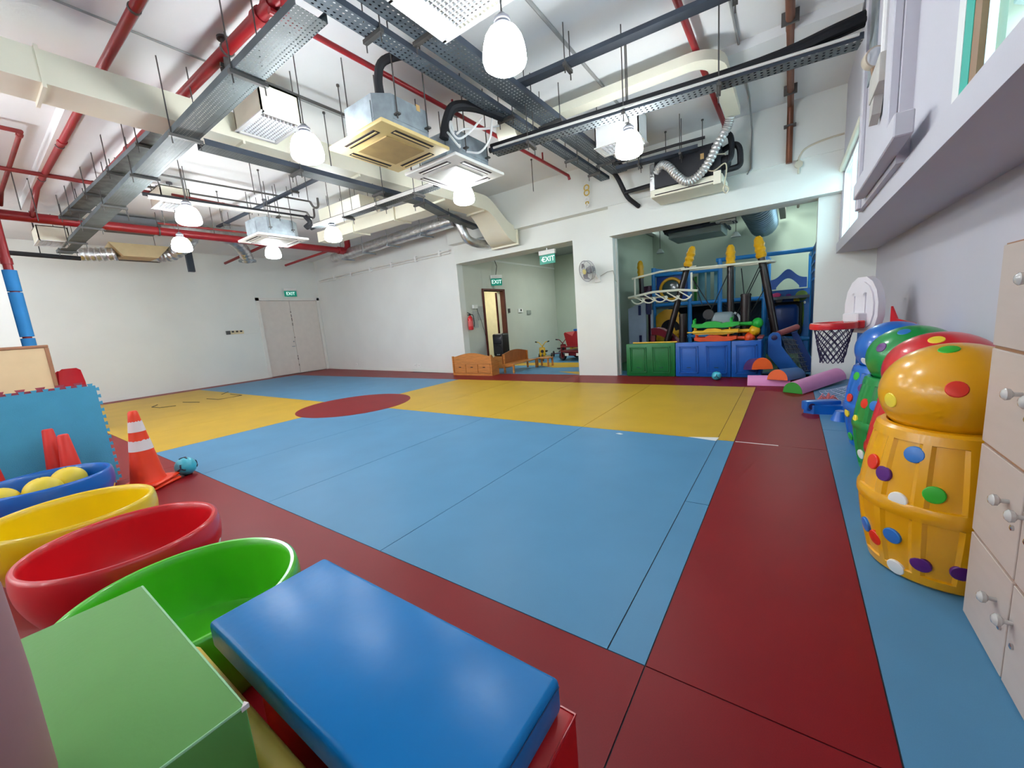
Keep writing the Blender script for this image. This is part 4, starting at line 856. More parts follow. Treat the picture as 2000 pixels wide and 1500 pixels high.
barrels = [('yellow', PLY, (0.60, 2.50), [(235, .60, 'b'), (199, .51, 'r'), (214, .48, 'p'), (251, .45, 'g'), (229, .385, 'w'), (192, .17, 'b'), (207, .14, 'r'), (225, .20, 'b'), (246, .11, 'p'), (226, .04, 'w'), (272, .12, 'p')], [(206, -0.02, 'y'), (258, 0.06, 'r'), (240, 0.205, 'g')]),
           ('red', PLR, (0.70, 3.16), [(200, .43, 'p'), (190, .19, 'b'), (195, .08, 'w')], [(245, 0.19, 'y')]),
           ('green', PLG, (0.70, 3.79), [(205, .52, 'r'), (222, .52, 'b'), (188, .38, 'y'), (200, .13, 'w')], [(215, 0.09, 'p'), (235, 0.19, 'b')]),
           ('blue', PLB, (0.70, 4.41), [(205, .62, 'g'), (222, .53, 'p'), (200, .43, 'r'), (195, .29, 'y'), (195, .08, 'g')], [(212, -0.09, 'w')])]
for nm, m, (x, y), dots, bd in barrels:
    t = thing('play_barrel', 'ribbed ' + nm + ' plastic barrel with coloured dots along the right wall', 'barrel', (x, y, 0), 0, 'spotted plastic barrels')
    part('body', make_barrel(m), m, t, 28)
    for a, z, c in dots: dot_on(t, a, z, lambda q: bprof(q) - 0.001, c)
    b = thing('play_ball', 'large glossy ' + nm + ' plastic ball resting in the matching barrel', 'ball', (x, y, 0.832), 0, 'large spotted balls')
    part('shell', MB().ellipsoid((0, 0, 0), BR, BR, BZ, 48, 24), m, b, 60)
    for a, z, c in bd: dot_on(b, a, z, rball, c, 0.034)

# ------------------------------------------------------------------ toy basketball stand
hp = thing('basketball_stand', 'toy basketball stand with a white board, red hoop and blue pole by the right wall', 'basketball hoop', (0.72, 5.45, 0))
HW = mat('hoop_white', (226, 222, 228), 0.4, var=0.02)
brd = [(5.28, 0.94), (5.36, 0.89), (5.58, 0.89), (5.66, 0.94), (5.70, 1.06), (5.70, 1.20), (5.67, 1.32), (5.61, 1.41), (5.53, 1.46), (5.41, 1.46), (5.33, 1.41), (5.27, 1.32), (5.24, 1.20), (5.24, 1.06)]
def inset(poly, d):
    c = (sum(p[0] for p in poly) / len(poly), sum(p[1] for p in poly) / len(poly)); return [(c[0] + (p[0] - c[0]) * d, c[1] + (p[1] - c[1]) * d) for p in poly]
bp_ = wpart('backboard', MB().prism(brd, 0.70, 0.765, 'YZ'), HW, hp, 30)
wpart('raised_face', MB().prism(inset(brd, 0.82), 0.685, 0.70, 'YZ'), HW, bp_, 30)
wpart('target_frame', MB().box(0.676, 0.686, 5.38, 5.41, 1.06, 1.30).box(0.676, 0.686, 5.53, 5.56, 1.06, 1.30).box(0.676, 0.686, 5.38, 5.56, 1.27, 1.30).box(0.676, 0.686, 5.38, 5.56, 1.06, 1.09), HW, bp_, 0)
wpart('bracket', MB().bbox(0.60, 0.70, 5.36, 5.58, 0.96, 1.10, 0.01, 1), HW, hp, 0)
RC = (0.45, 5.47, 0.985)
wpart('hoop_ring', MB().lathe([(0.185, -0.035), (0.20, -0.03), (0.205, 0.0), (0.20, 0.03), (0.185, 0.035), (0.172, 0.03), (0.168, 0.0), (0.172, -0.03), (0.185, -0.035)], 48, RC, cap0=False, cap1=False), PLR, hp, 50)
wpart('hoop_mount', MB().bbox(0.60, 0.67, 5.34, 5.60, 0.945, 1.025, 0.01, 1), PLR, hp, 0)
net = MB(); NN = 14
for k in range(NN):
    for sg in (1, -1):
        pts = []
        for i in range(9):
            u = i / 8; a = 2 * math.pi * k / NN + sg * u * 2.0; r = 0.165 - 0.065 * u ** 0.7 + 0.006 * math.sin(9 * u + k)
            pts.append((RC[0] + r * math.cos(a), RC[1] + r * math.sin(a), RC[2] - 0.03 - 0.36 * u))
        net.tube(pts, 0.0045, 4)
wpart('net', net, mat('net_navy', (36, 28, 70), 0.7), hp)
wpart('pole', MB().bbox(0.72, 0.82, 5.42, 5.54, 0.06, 0.95, 0.02, 2), PLB, hp)
wpart('base', MB().prism([(0.30, 5.66), (0.36, 5.58), (0.60, 5.50), (0.60, 5.20), (0.94, 5.20), (0.94, 5.72), (0.60, 5.72)], 0.0, 0.10), PLB, hp, 0)
wpart('base_arm', MB().bbox(0.30, 0.66, 5.60, 5.72, 0.03, 0.14, 0.02, 2), PLB, hp)
wpart('base_hole', MB().lathe([(0.035, 0), (0.035, 0.004)], 16, (0.35, 5.598, 0.085), 'Y').move((0, -0.004, 0)), mat('hole_purple', (58, 30, 80), 0.6), hp)
wpart('foot_cone', MB().lathe([(0.09, 0), (0.05, 0.10)], 16, (0.46, 5.30, 0)), PLB, hp)
wpart('red_fin', MB().prism([(5.22, 0.96), (5.22, 1.15), (5.15, 1.03), (4.95, 0.99), (4.95, 0.96)], 0.80, 0.82, 'YZ'), PLR, hp, 0)
hp.rotation_euler = (0, 0, math.radians(28)); hp.location = (0.62, 5.48, 0)
# goal net bundle lying by the wall
gn = thing('goal_net', 'heap of pale blue netting with a red tuft beside the pink foam roll', 'net', (0.66, 6.2, 0))
NET = mat('net_pale', (176, 188, 214), 0.7)
g = MB(); random.seed(8)
def surf(u, v): return (0.40 + 0.48 * u + 0.05 * math.sin(5 * v), 5.85 + 0.9 * v, 0.02 + 0.36 * u ** 1.5 * (0.7 + 0.3 * math.sin(3 * v + 1)))
for i in range(9): g.tube([surf(i / 8, j / 10) for j in range(11)], 0.004, 4)
for j in range(11): g.tube([surf(i / 8, j / 10) for i in range(9)], 0.004, 4)
wpart('mesh', g, NET, gn)
tf = MB()
for i in range(26):
    a = random.uniform(0, 6.28); tf.tube([(0.40, 6.05, 0.03), (0.40 + 0.06 * math.cos(a), 6.05 + 0.06 * math.sin(a), random.uniform(0.03, 0.12)), (0.40 + 0.1 * math.cos(a + .4), 6.05 + 0.1 * math.sin(a + .4), random.uniform(0.01, 0.06))], 0.006, 4)
wpart('tuft', tf, mat('tuft_pink', (224, 120, 120), 0.7), gn)

# ------------------------------------------------------------------ half-round foam rolls
FPK = mat('foam_pink', (232, 152, 206), 0.5, var=0.03); FBL = mat('foam_blue', (58, 112, 176), 0.5, var=0.03)
FOR = mat('foam_orange', (232, 96, 30), 0.5, var=0.03); FGN = mat('foam_green', (56, 150, 52), 0.5, var=0.03); FPU = mat('foam_purple', (92, 40, 96), 0.5, var=0.03)
def half_roll(label, p0, p1, r, h, m_round, m_end, m_flat):
    a, b = Vector(p0), Vector(p1); d = b - a; Ln = d.length
    t = thing('foam_half_roll', label, 'foam roll', a, 0, 'half-round foam rolls')
    q = d.to_track_quat('Y', 'Z').to_matrix().to_4x4()
    sect = [(r * math.cos(math.pi * i / 20), h * math.sin(math.pi * i / 20)) for i in range(21)]
    part('cover', MB().prism(sect, 0.004, Ln, 'XZ').xf(q), m_round, t, 30)
    part('end_cap', MB().prism([(x * 0.985, z * 0.985 + 0.001) for x, z in sect], -0.004, 0.004, 'XZ').xf(q), m_end, t, 30)
    part('flat_side', MB().box(-r * 0.98, r * 0.98, 0.01, Ln - 0.01, -0.003, 0.001).xf(q), m_flat, t, 0)
    return t
half_roll('pink foam half roll with a green end lying in front of the others', (0.05, 6.60, 0.004), (0.60, 7.66, 0.05), 0.125, 0.155, FPK, FGN, FGN)
half_roll('blue foam half roll with an orange end leaning on the low pink roll', (-0.14, 7.04, 0.11), (0.10, 7.98, 0.01), 0.135, 0.16, FBL, FOR, FPU)
half_roll('low pink foam half roll lying along the play panels', (-0.53, 7.20, 0.004), (0.02, 7.22, 0.004), 0.10, 0.15, FPK, FPK, FPU)
half_roll('topmost foam half roll with an orange end and a purple underside', (-0.34, 7.22, 0.245), (-0.50, 7.80, 0.16), 0.145, 0.185, FPU, FOR, FPU)

# ------------------------------------------------------------------ tubs
def rtub(z):
    return 0.325 + 0.080 * math.sin(min(1.0, z / 0.34) * 1.9)
def make_tub():
    prof = [(0.27, 0.0), (0.312, 0.004)] + [(rtub(0.34 * i / 12), 0.008 + 0.315 * i / 12) for i in range(1, 12)]
    prof += [(0.400, 0.325), (0.397, 0.336), (0.388, 0.343), (0.376, 0.342), (0.368, 0.334), (0.364, 0.30), (0.358, 0.2), (0.345, 0.10), (0.325, 0.06), (0.29, 0.045)]
    return MB().lathe(prof, 72)
tubs = [('lime green', PLLG, (-1.955, 0.37), []), ('red', PLR, (-2.87, 0.365), [(60, .17, 'w'), (320, 0.16, 'm'), (20, 0.2, 'w')]), ('yellow', PLY2 if False else mat('plastic_lemon', (232, 196, 10), 0.3, var=0.03, coat=0.35), (-3.72, 0.27), [(325, 0.14, 'g'), (30, 0.2, 'y')]), ('blue', PLB, (-4.89, 0.25), [(50, 0.17, 'r'), (70, 0.17, 'y')])]
for nm, m, (x, y), dots in tubs:
    t = thing('play_tub', ('blue plastic tub holding yellow balls' if nm == 'blue' else 'empty ' + nm + ' round plastic tub') + ' in the near row', 'tub', (x, y, 0), 0, 'round plastic tubs')
    part('bowl', make_tub(), m, t, 40)
    for a, z, c in dots: dot_on(t, a, z, rtub, c, 0.03)
BALLY = mat('ball_yellow', (226, 196, 52), 0.45, var=0.05, bump=0.05, bscale=90)
for lab, x, y, z in (('yellow ball in the blue tub, nearest the cone', -5.06, 0.40, 0.25), ('yellow ball in the middle of the blue tub', -4.88, 0.24, 0.25), ('yellow ball in the blue tub at the picture edge', -4.90, 0.02, 0.24)):
    b = thing('yellow_ball', lab, 'ball', (x, y, z), 0, 'yellow balls in the tub')
    part('shell', MB().ellipsoid((0, 0, 0), 0.115, 0.115, 0.115, 28, 16), BALLY, b, 60)
    part('valve', MB().lathe([(0.006, 0.113), (0.006, 0.1165)], 10), BLACKP, b)

# ------------------------------------------------------------------ cones
CO = mat('cone_orange', (240, 62, 22), 0.42, var=0.04); CRD = mat('cone_red', (226, 48, 36), 0.42, var=0.04); BAND = mat('cone_band', (232, 216, 214), 0.45, var=0.04)
tc_ = thing('traffic_cone', 'orange traffic cone with two white bands beside the foam mat', 'cone', (-5.03, 0.885, 0), math.radians(38))
def rc(z): return 0.135 - (0.135 - 0.034) * (z - 0.05) / 0.70
part('base', MB().bbox(-0.175, 0.175, -0.175, 0.175, 0.0, 0.03, 0.012, 1), CO, tc_, 0)
part('stacked_base', MB().bbox(-0.175, 0.175, -0.175, 0.175, 0.04, 0.07, 0.012, 1).xf(Matrix.Rotation(math.radians(7), 4, 'Z')), CO, tc_, 0)
part('body', MB().lathe([(0.15, 0.03), (0.14, 0.06)] + [(rc(z), z) for z in (0.09, 0.3, 0.5, 0.7, 0.74)] + [(0.026, 0.752), (0.02, 0.752)], 36), CO, tc_)
for z0, z1 in ((0.375, 0.475), (0.555, 0.655)):
    vs = []; n = 36; random.seed(int(z0 * 100))
    top = [z1 + random.uniform(-0.008, 0.004) for _ in range(n)]
    vs = [((rc(z0) + 0.0025) * math.cos(2 * math.pi * k / n), (rc(z0) + 0.0025) * math.sin(2 * math.pi * k / n), z0) for k in range(n)] + [((rc(top[k]) + 0.0025) * math.cos(2 * math.pi * k / n), (rc(top[k]) + 0.0025) * math.sin(2 * math.pi * k / n), top[k]) for k in range(n)]
    part('white_band', MB().add(vs, [(k, (k + 1) % n, n + (k + 1) % n, n + k) for k in range(n)]), BAND, tc_)
for lab, x, y, h in (('taller red marker cone before the foam mat', -5.475, 0.385, 0.67), ('shorter red marker cone touching the taller one', -5.335, 0.455, 0.615), ('red marker cone at the picture edge behind the blue tub', -5.36, 0.02, 0.62)):
    c = thing('marker_cone', lab, 'cone', (x, y, 0), 0, 'red marker cones')
    part('body', MB().lathe([(0.088, 0.0), (0.086, 0.02), (0.078, 0.2), (0.036, h - 0.01), (0.030, h), (0.022, h)], 28), CRD, c)
    part('rim', MB().lathe([(0.092, 0.0), (0.092, 0.012), (0.085, 0.016)], 28), CRD, c)

# ------------------------------------------------------------------ footballs
def football(label, loc, r, ang):
    b = thing('football', label, 'ball', (loc[0], loc[1], r), ang, 'small cyan footballs')
    part('shell', MB().ellipsoid((0, 0, 0), r, r, r, 32, 18), mat('ball_cyan', (64, 178, 200), 0.35, coat=0.3, var=0.04), b, 60)
    dm = mat('ball_navy', (20, 34, 58), 0.4)
    def patch(M):
        for k in range(3):
            a = math.radians(90 + 120 * k); P = []
            for i in range(5):
                s = 0.04 + 0.42 * i / 4; v = Vector((math.sin(s) * math.cos(a), -math.cos(s), math.sin(s) * math.sin(a))) * r * 1.001; P.append(tuple(M @ v))
            part('mark', MB().tube(P, [r * 0.085 * (1 if i else 0.8) for i in range(5)], 6), dm, b)
    patch(Matrix.Identity(4)); patch(Matrix.Rotation(2.1, 4, 'Z')); patch(Matrix.Rotation(-2.1, 4, 'Z')); patch(Matrix.Rotation(1.57, 4, 'X')); patch(Matrix.Rotation(-1.57, 4, 'X'))
    return b
football('small cyan football with dark marks beside the traffic cone', (-5.07, 1.19), 0.092, math.radians(-28) + 1.37)
football('small cyan football before the blue play panel', (-1.03, 7.58), 0.078, 0.1)

# ------------------------------------------------------------------ interlocking foam mat standing on edge
def toothed(y0, y1, z0, z1, pitch, d):
    """outline of a jigsaw-edged mat, counter-clockwise in (y, z)"""
    out = []
    def side(a, b):
        a, b = Vector(a), Vector(b); L_ = (b - a).length; t = (b - a) / L_; nn = Vector((t.y, -t.x)); k = max(1, int(L_ / pitch))
        s = L_ / k
        for i in range(k):
            p = a + t * s * i
            for du, dv in ((0, 0), (s * 0.28, 0), (s * 0.2, d), (s * 0.72, d), (s * 0.64, 0)): q = p + t * du + nn * dv; out.append((q.x, q.y))
    side((y0, z0), (y1, z0)); side((y1, z0), (y1, z1)); side((y1, z1), (y0, z1)); side((y0, z1), (y0, z0))
    return out
lean = Matrix.Translation((-5.60, 0, 0.03)) @ Matrix.Rotation(math.radians(-2.5), 4, 'Y')
MATB = mat('mat_blue', (78, 168, 204), 0.75, var=0.04, bump=0.5, bscale=160); MATR = mat('mat_red', (178, 70, 84), 0.75, var=0.05, bump=0.4, bscale=160)
mt = thing('foam_mat', 'light blue jigsaw foam mat standing on edge behind the tubs', 'mat', (-5.60, 0.2, 0))
part('sheet', MB().prism(toothed(-0.45, 0.77, 0.02, 1.0, 0.07, 0.022), 0, 0.022, 'YZ').xf(Matrix.Translation((0, -0.2, 0)) @ Matrix.Rotation(math.radians(-2.5), 4, 'Y')), MATB, mt, 0)
mt2 = thing('foam_mat', 'red jigsaw foam mat just behind the light blue one, only its teeth showing', 'mat', (-5.645, 0.2, 0))
part('sheet', MB().prism(toothed(-0.48, 0.72, 0.02, 1.018, 0.12, 0.022), 0, 0.02, 'YZ').xf(Matrix.Translation((0, -0.2, 0)) @ Matrix.Rotation(math.radians(-2.5), 4, 'Y')), MATR, mt2, 0)

# wooden divider and red chairs at the left edge
dv_ = thing('room_divider', 'pale wooden divider board with brown edges in front of the left pier', 'divider', (-9.5, 0.2, 0))
PLYW = mat('pale_board', (214, 192, 152), 0.5, var=0.05, scale=3)
wpart('board', MB().box(-9.53, -9.47, -0.6, 0.86, 0.1, 1.47), PLYW, dv_, 0)
wpart('edge_strip', MB().bbox(-9.55, -9.45, -0.62, 0.90, 1.47, 1.51, 0.006, 1), EDGEB, dv_, 0)
wpart('edge_strip', MB().bbox(-9.55, -9.45, 0.855, 0.90, 0.0, 1.47, 0.006, 1), EDGEB, dv_, 0)
wpart('edge_strip', MB().bbox(-9.55, -9.45, -0.62, -0.575, 0.0, 1.47, 0.006, 1), EDGEB, dv_, 0)
wpart('foot', MB().bbox(-9.7, -9.3, 0.5, 0.56, 0.0, 0.1, 0.01, 1).bbox(-9.7, -9.3, -0.3, -0.24, 0.0, 0.1, 0.01, 1), EDGEB, dv_, 0)
CHRD = mat('chair_red', (186, 30, 44), 0.4, var=0.06)
def kid_chair(label, loc, rz, h):
    t = thing('plastic_chair', label, 'chair', loc, rz, 'red chairs behind the mat')
    bk = []
    sec = []
    for i in range(9):
        a = math.radians(-50 + 100 * i / 8); sec.append((0.2 * math.sin(a), 0.16 + 0.05 * math.cos(a)))
    vs = []; rows = [(0.48, 1.0), (0.75, 1.0), (h - 0.04, 0.85), (h, 0.55)]
    for z, k in rows:
        for x, y in sec: vs.append((x * k, y, z))
    for z, k in rows:
        for x, y in sec: vs.append((x * k, y + 0.02, z))
    n = 9; fs = []; o2 = len(rows) * n
    for i in range(len(rows) - 1):
        for j in range(n - 1):
            fs.append((i * n + j, i * n + j + 1, (i + 1) * n + j + 1, (i + 1) * n + j)); fs.append((o2 + i * n + j, o2 + (i + 1) * n + j, o2 + (i + 1) * n + j + 1, o2 + i * n + j + 1))
    e = len(rows) - 1
    for j in range(n - 1): fs.append((e * n + j, e * n + j + 1, o2 + e * n + j + 1, o2 + e * n + j)); fs.append((j, o2 + j, o2 + j + 1, j + 1))
    for i in range(e): fs.append((i * n, (i + 1) * n, o2 + (i + 1) * n, o2 + i * n)); fs.append((i * n + n - 1, o2 + i * n + n - 1, o2 + (i + 1) * n + n - 1, (i + 1) * n + n - 1))
    part('backrest', MB().add(vs, fs), CHRD, t)
    part('seat', MB().bbox(-0.19, 0.19, -0.2, 0.2, 0.42, 0.45, 0.012, 2), CHRD, t)
    for sx in (-1, 1):
        for sy in (-1, 1): part('leg', MB().tube([(sx * 0.17, sy * 0.17, 0.42), (sx * 0.19, sy * 0.2, 0.0)], 0.014, 8), ROD, t)
    return t
kid_chair('red plastic chair, lowest of the stack behind the divider', (-10.0, 1.02, 0), math.radians(90), 1.02)
kid_chair('red plastic chair, middle of the stack behind the divider', (-9.96, 1.06, 0.05), math.radians(86), 1.02)
kid_chair('red plastic chair, topmost of the stack behind the divider', (-9.92, 1.10, 0.10), math.radians(82), 1.0)

# ------------------------------------------------------------------ foreground foam blocks
FBLU = mat('vinyl_block_blue', (10, 116, 184), 0.32, var=0.05, scale=2.5, bump=0.25, bscale=9, spec=0.22)
FGRN = mat('vinyl_block_green', (90, 148, 68), 0.6, var=0.03, bump=0.05, bscale=70)
FRED = mat('vinyl_block_red', (196, 24, 28), 0.3, var=0.05)
FYEL = mat('vinyl_block_yellow', (226, 190, 92), 0.35, var=0.04)
SEAM = mat('seam_dark_blue', (12, 60, 110), 0.5)
bb_ = thing('foam_block', 'glossy blue vinyl foam block lying on the red one in the foreground', 'foam block', (-0.87, 0.46, 0.436))
wpart('cushion', MB().bbox(-1.343, -0.392, 0.288, 0.641, 0.438, 0.522, 0.014, 3), FBLU, bb_)
wpart('seam', MB().tube([(-0.404, 0.296, 0.5105), (-0.3915, 0.30, 0.508), (-0.3915, 0.63, 0.508)], 0.0018, 5), SEAM, bb_)
rb_ = thing('foam_block', 'red vinyl foam block under the glossy blue one', 'foam block', (-0.85, 0.46, 0))
wpart('cushion', MB().bbox(-1.33, -0.362, 0.37, 0.652, 0.0, 0.436, 0.012, 2), FRED, rb_)
wpart('piping', MB().tube([(-0.365, 0.375, 0.432), (-0.365, 0.649, 0.432), (-1.32, 0.649, 0.432)], 0.004, 6), FRED, rb_)
gb_ = thing('foam_block', 'matt green foam block at the bottom left corner', 'foam block', (-1.22, -0.1, 0))
wpart('cushion', MB().bbox(-1.593, -0.853, -0.42, 0.213, 0.0, 0.60, 0.008, 2), FGRN, gb_)
wpart('piping', MB().tube([(-0.856, -0.41, 0.597), (-0.856, 0.21, 0.597), (-1.585, 0.21, 0.597)], 0.0035, 6), mat('piping_pale_green', (150, 200, 150), 0.5), gb_)
wpart('corner_tear', MB().prism([(-0.862, 0.212), (-0.85, 0.216), (-0.849, 0.202)], 0.594, 0.604), BAND, gb_, 0)
yb_ = thing('foam_wedge', 'pale yellow foam slab wedged between the green and blue blocks', 'foam block', (-1.0, 0.255, 0))
wpart('cushion', MB().bbox(-1.47, -0.45, 0.222, 0.284, 0.0, 0.405, 0.022, 3), FYEL, yb_)
# made-up pink roll standing in for a blurred finger-like shape at the picture edge
pr = thing('finger_stand_in', 'made-up dusky pink roll standing in for a blurred finger at the left picture edge', 'foam roll', (-1.0, -0.128, 0.6))
part('cover', MB().lathe([(0.10, 0.0), (0.112, 0.02), (0.114, 0.2), (0.112, 0.36), (0.10, 0.42), (0.07, 0.455), (0.03, 0.47), (0.002, 0.472)], 32), mat('stand_in_pink', (168, 120, 122), 0.8), pr, 60)

# ------------------------------------------------------------------ play-room: front panels
PNG_ = mat('panel_green', (0, 106, 48), 0.4, var=0.03); PNB = mat('panel_blue', (4, 86, 176), 0.4, var=0.03)
def play_panel(label, x0, x1, h, m, frames):
    t = thing('play_barrier', label, 'play barrier', ((x0 + x1) / 2, 7.9, 0), 0, 'low play-fence panels')
    wpart('slab', MB().bbox(x0 + 0.004, x1 - 0.004, 7.85, 7.93, 0.012, h, 0.012, 2), m, t)
    for fx0, fx1 in frames:
        for k, (d, wd) in enumerate(((0, 0.016), (0.035, 0.012))):
            a, b, c, e = fx0 + d, fx1 - d, 0.075 + d, h - 0.07 - d * 0.8; q = 0.016 - 0.006 * k
            wpart('embossed_frame', MB().box(a, b, 7.85 - q, 7.853, e - wd, e).box(a, b, 7.85 - q, 7.853, c, c + wd).box(a, a + wd, 7.85 - q, 7.853, c, e).box(b - wd, b, 7.85 - q, 7.853, c, e), m, t, 0)
        wpart('grip_slot', MB().box((fx0 + fx1) / 2 - 0.035, (fx0 + fx1) / 2 + 0.035, 7.847, 7.852, 0.175, 0.187), mat('slot_shadow', (10, 50, 60), 0.7), t, 0)
    wpart('foot', MB().box(x0 + 0.02, x1 - 0.02, 7.86, 7.92, 0.0, 0.013), SLOT, t, 0)
    return t
play_panel('green low play panel next to the white pier', -2.717, -1.769, 0.655, PNG_, ((-2.64, -2.31), (-2.20, -1.86)))
play_panel('wide blue low play panel in the middle of the fence', -1.769, -0.838, 0.65, PNB, ((-1.70, -1.37), (-1.24, -0.90)))
pb = play_panel('narrow blue low play panel at the fence end by the foam rolls', -0.838, -0.387, 0.65, PNB, ((-0.77, -0.45),))
wpart('return_slab', MB().bbox(-0.46, -0.39, 7.935, 8.55, 0.012, 0.65, 0.012, 2), PNB, pb)
wpart('red_cap', MB().bbox(-0.47, -0.38, 8.1, 8.6, 0.655, 0.69, 0.01, 1), mat('faded_red', (150, 70, 74), 0.5), pb)
single('yellow_stick', MB().tube([(-2.577, 7.89, 0.672), (-1.74, 7.89, 0.666)], 0.014, 8), mat('stick_yellow', (228, 184, 60), 0.4), 'yellow stick lying on the green play panel', 'stick')

# ------------------------------------------------------------------ pirate-ship play frame
MAST = mat('mast_brown', (30, 17, 18), 0.35, var=0.2, coat=0.2); TIP = mat('mast_tip_yellow', (226, 168, 20), 0.4, var=0.04)
FRB = mat('frame_blue', (40, 132, 206), 0.4, var=0.05); ROPE = mat('rope_black', (22, 26, 30), 0.7); TUBEW = mat('tube_cream', (226, 224, 206), 0.4)
def mast(label, p0, p1, r, tip=True, rings=()):
    a, b = Vector(p0), Vector(p1); d = (b - a).normalized()
    t = thing('ship_mast', label, 'mast', p0, 0, 'brown ship masts')
    wpart('pole', MB().tube([a, b], r, 14), MAST, t)
    if tip:
        n = 9; pts = [b + d * (0.05 * i - 0.03) for i in range(n)]; rr = [r * 1.25 * (1.14 if i % 2 else 0.92) for i in range(n)]; rr[-1] = r * 0.55; rr[-2] = r * 1.1
        wpart('ribbed_tip', MB().tube(pts, rr, 14), TIP, t)
    for s in rings:
        q = a + (b - a) * s; wpart('ring', MB().tube([q - d * 0.012, q + d * 0.012], r * 1.12, 14), MAST, t)
    return t
mast('tall brown mast leaning right with a yellow tip', (-2.36, 9.0, 0.0), (-1.76, 9.0, 2.15), 0.062)
mast('upright brown mast with a yellow tip in the middle', (-0.975, 9.0, 0.0), (-0.985, 9.0, 2.05), 0.062)
mast('tall brown mast leaning left with a yellow tip by the right jamb', (-0.11, 9.0, 0.0), (-0.478, 9.0, 2.13), 0.066)
mast('small far mast with a yellow tip at the pier side', (-2.87, 9.6, 0.9), (-2.905, 9.6, 2.08), 0.055)
mast('short stout brown post near the yellow arch panel', (-1.806, 8.7, 0.0), (-1.80, 8.7, 1.17), 0.075, False, (0.6, 0.97))
mast('short stout brown post with black ropes in the middle', (-0.70, 8.7, 0.0), (-0.694, 8.7, 1.46), 0.085, False, (0.5, 0.78, 0.98))
def rope(label, p0, p1): return single('rope', MB().tube([p0, p1], 0.009, 6), ROPE, label, 'rope', 'black ropes of the play ship')
for p0, p1, lab in (((-0.50, 8.95, 1.95), (-1.05, 8.75, 0.62), 'longest black rope, from the left-leaning mast down to the see-saws'), ((-0.46, 8.95, 1.95), (-0.68, 8.72, 1.40), 'black rope from the left-leaning mast to the stout middle post'), ((-0.40, 8.95, 1.55), (-0.85, 8.6, 0.62), 'black rope from halfway up the left-leaning mast'), ((-1.66, 8.95, 1.9), (-1.45, 8.8, 1.3), 'steeper black rope beside the right-leaning mast'), ((-1.68, 8.95, 1.9), (-1.3, 8.8, 1.25), 'flatter black rope beside the right-leaning mast'), ((-0.99, 8.95, 1.95), (-1.42, 8.9, 0.95), 'black rope from the upright mast down to the left'), ((-0.8, 9.0, 1.95), (-0.72, 8.72, 1.40), 'black rope from the upper rail to the stout middle post')): rope(lab, p0, p1)
up = thing('ship_rail', 'upper cream tube ring spanning the ship masts', 'rail', (-1.1, 9.0, 2.0))
wpart('tube', MB().tube([(-1.93 + 0.1, 8.80, 2.06), (-0.34, 8.80, 2.01)], 0.021, 10).tube([(-1.86, 9.15, 2.06), (-0.38, 9.15, 2.0)], 0.019, 10).tube([(-1.86, 9.15, 2.06), (-1.95, 9.0, 2.07), (-1.83, 8.80, 2.06)], 0.021, 10).tube([(-0.34, 8.8, 2.01), (-0.26, 8.98, 2.0), (-0.38, 9.15, 2.0)], 0.021, 10), TUBEW, up)
lo_ = thing('ship_rail', 'lower cream tube ring with a looped tube net beside the pier', 'rail', (-2.2, 8.8, 1.6))
wpart('tube', MB().tube([(-2.95, 8.80, 1.60), (-2.4, 8.75, 1.67), (-1.9, 8.78, 1.66), (-1.55, 8.85, 1.61)], 0.026, 10).tube([(-2.95, 8.8, 1.6), (-2.6, 9.0, 1.56), (-2.2, 9.1, 1.56)], 0.02, 8), TUBEW, lo_)
wpart('upright', MB().tube([(-2.80, 8.8, 1.62), (-2.80, 8.8, 2.0)], 0.02, 8).tube([(-1.66, 8.83, 1.62), (-1.66, 8.83, 1.98)], 0.02, 8), TUBEW, lo_)
wpart('top_tube', MB().tube([(-2.86, 8.8, 2.0), (-2.3, 8.9, 2.08), (-1.6, 9.0, 2.1)], 0.022, 8), TUBEW, lo_)
for k in range(5):
    x = -2.72 + 0.235 * k
    wpart('loop', MB().tube(arc((x, 8.74, 1.60), 0.15, 200, 340, 10), 0.016, 6), TUBEW, lo_)
    wpart('loop', MB().tube([(x - 0.1, 8.74, 1.63), (x + 0.12, 8.74, 1.48)], 0.013, 6), TUBEW, lo_)

fr = thing('climbing_frame', 'large blue tube climbing frame filling the play room', 'climbing frame', (-1.2, 10.2, 0))
FY = 10.2
for x, z in ((-2.78, 2.3), (-1.96, 2.15), (-1.325, 2.3), (-0.47, 2.28), (0.36, 2.25)): wpart('post', MB().tube([(x, FY, 0), (x, FY, z)], 0.05, 12), FRB, fr)
for x in (-2.78, -0.47, 0.36): wpart('post', MB().tube([(x, 11.8, 0), (x, 11.8, 2.3)], 0.05, 12), FRB, fr)
for z0, x0, x1 in ((1.40, -2.78, -0.47), (0.62, -2.78, -1.325), (2.28, -1.40, 0.36), (0.5, -0.47, 0.36), (2.12, -2.78, -1.325)): wpart('beam', MB().tube([(x0, FY, z0), (x1, FY, z0 - 0.04)], 0.045, 10), FRB, fr)
for x in (-2.78, -0.47, 0.36): wpart('beam', MB().tube([(x, FY, 2.26), (x, 11.8, 2.28)], 0.045, 10), FRB, fr)
rpn = wpart('ring_panel', MB().bbox(-2.73, -2.01, 10.24, 10.29, 1.46, 2.10, 0.02, 2), mat('panel_navy', (16, 62, 148), 0.45), fr)
wpart('yellow_ring', MB().torus((-2.38, 10.22, 1.76), 0.245, 0.035, 'Y', 40, 10), TIP, rpn)
wpart('bubble_window', MB().ellipsoid((-2.38, 10.235, 1.76), 0.215, 0.03, 0.215, 28, 12), mat('bubble_dark', (62, 84, 84), 0.15, coat=0.5), rpn)
n = 24
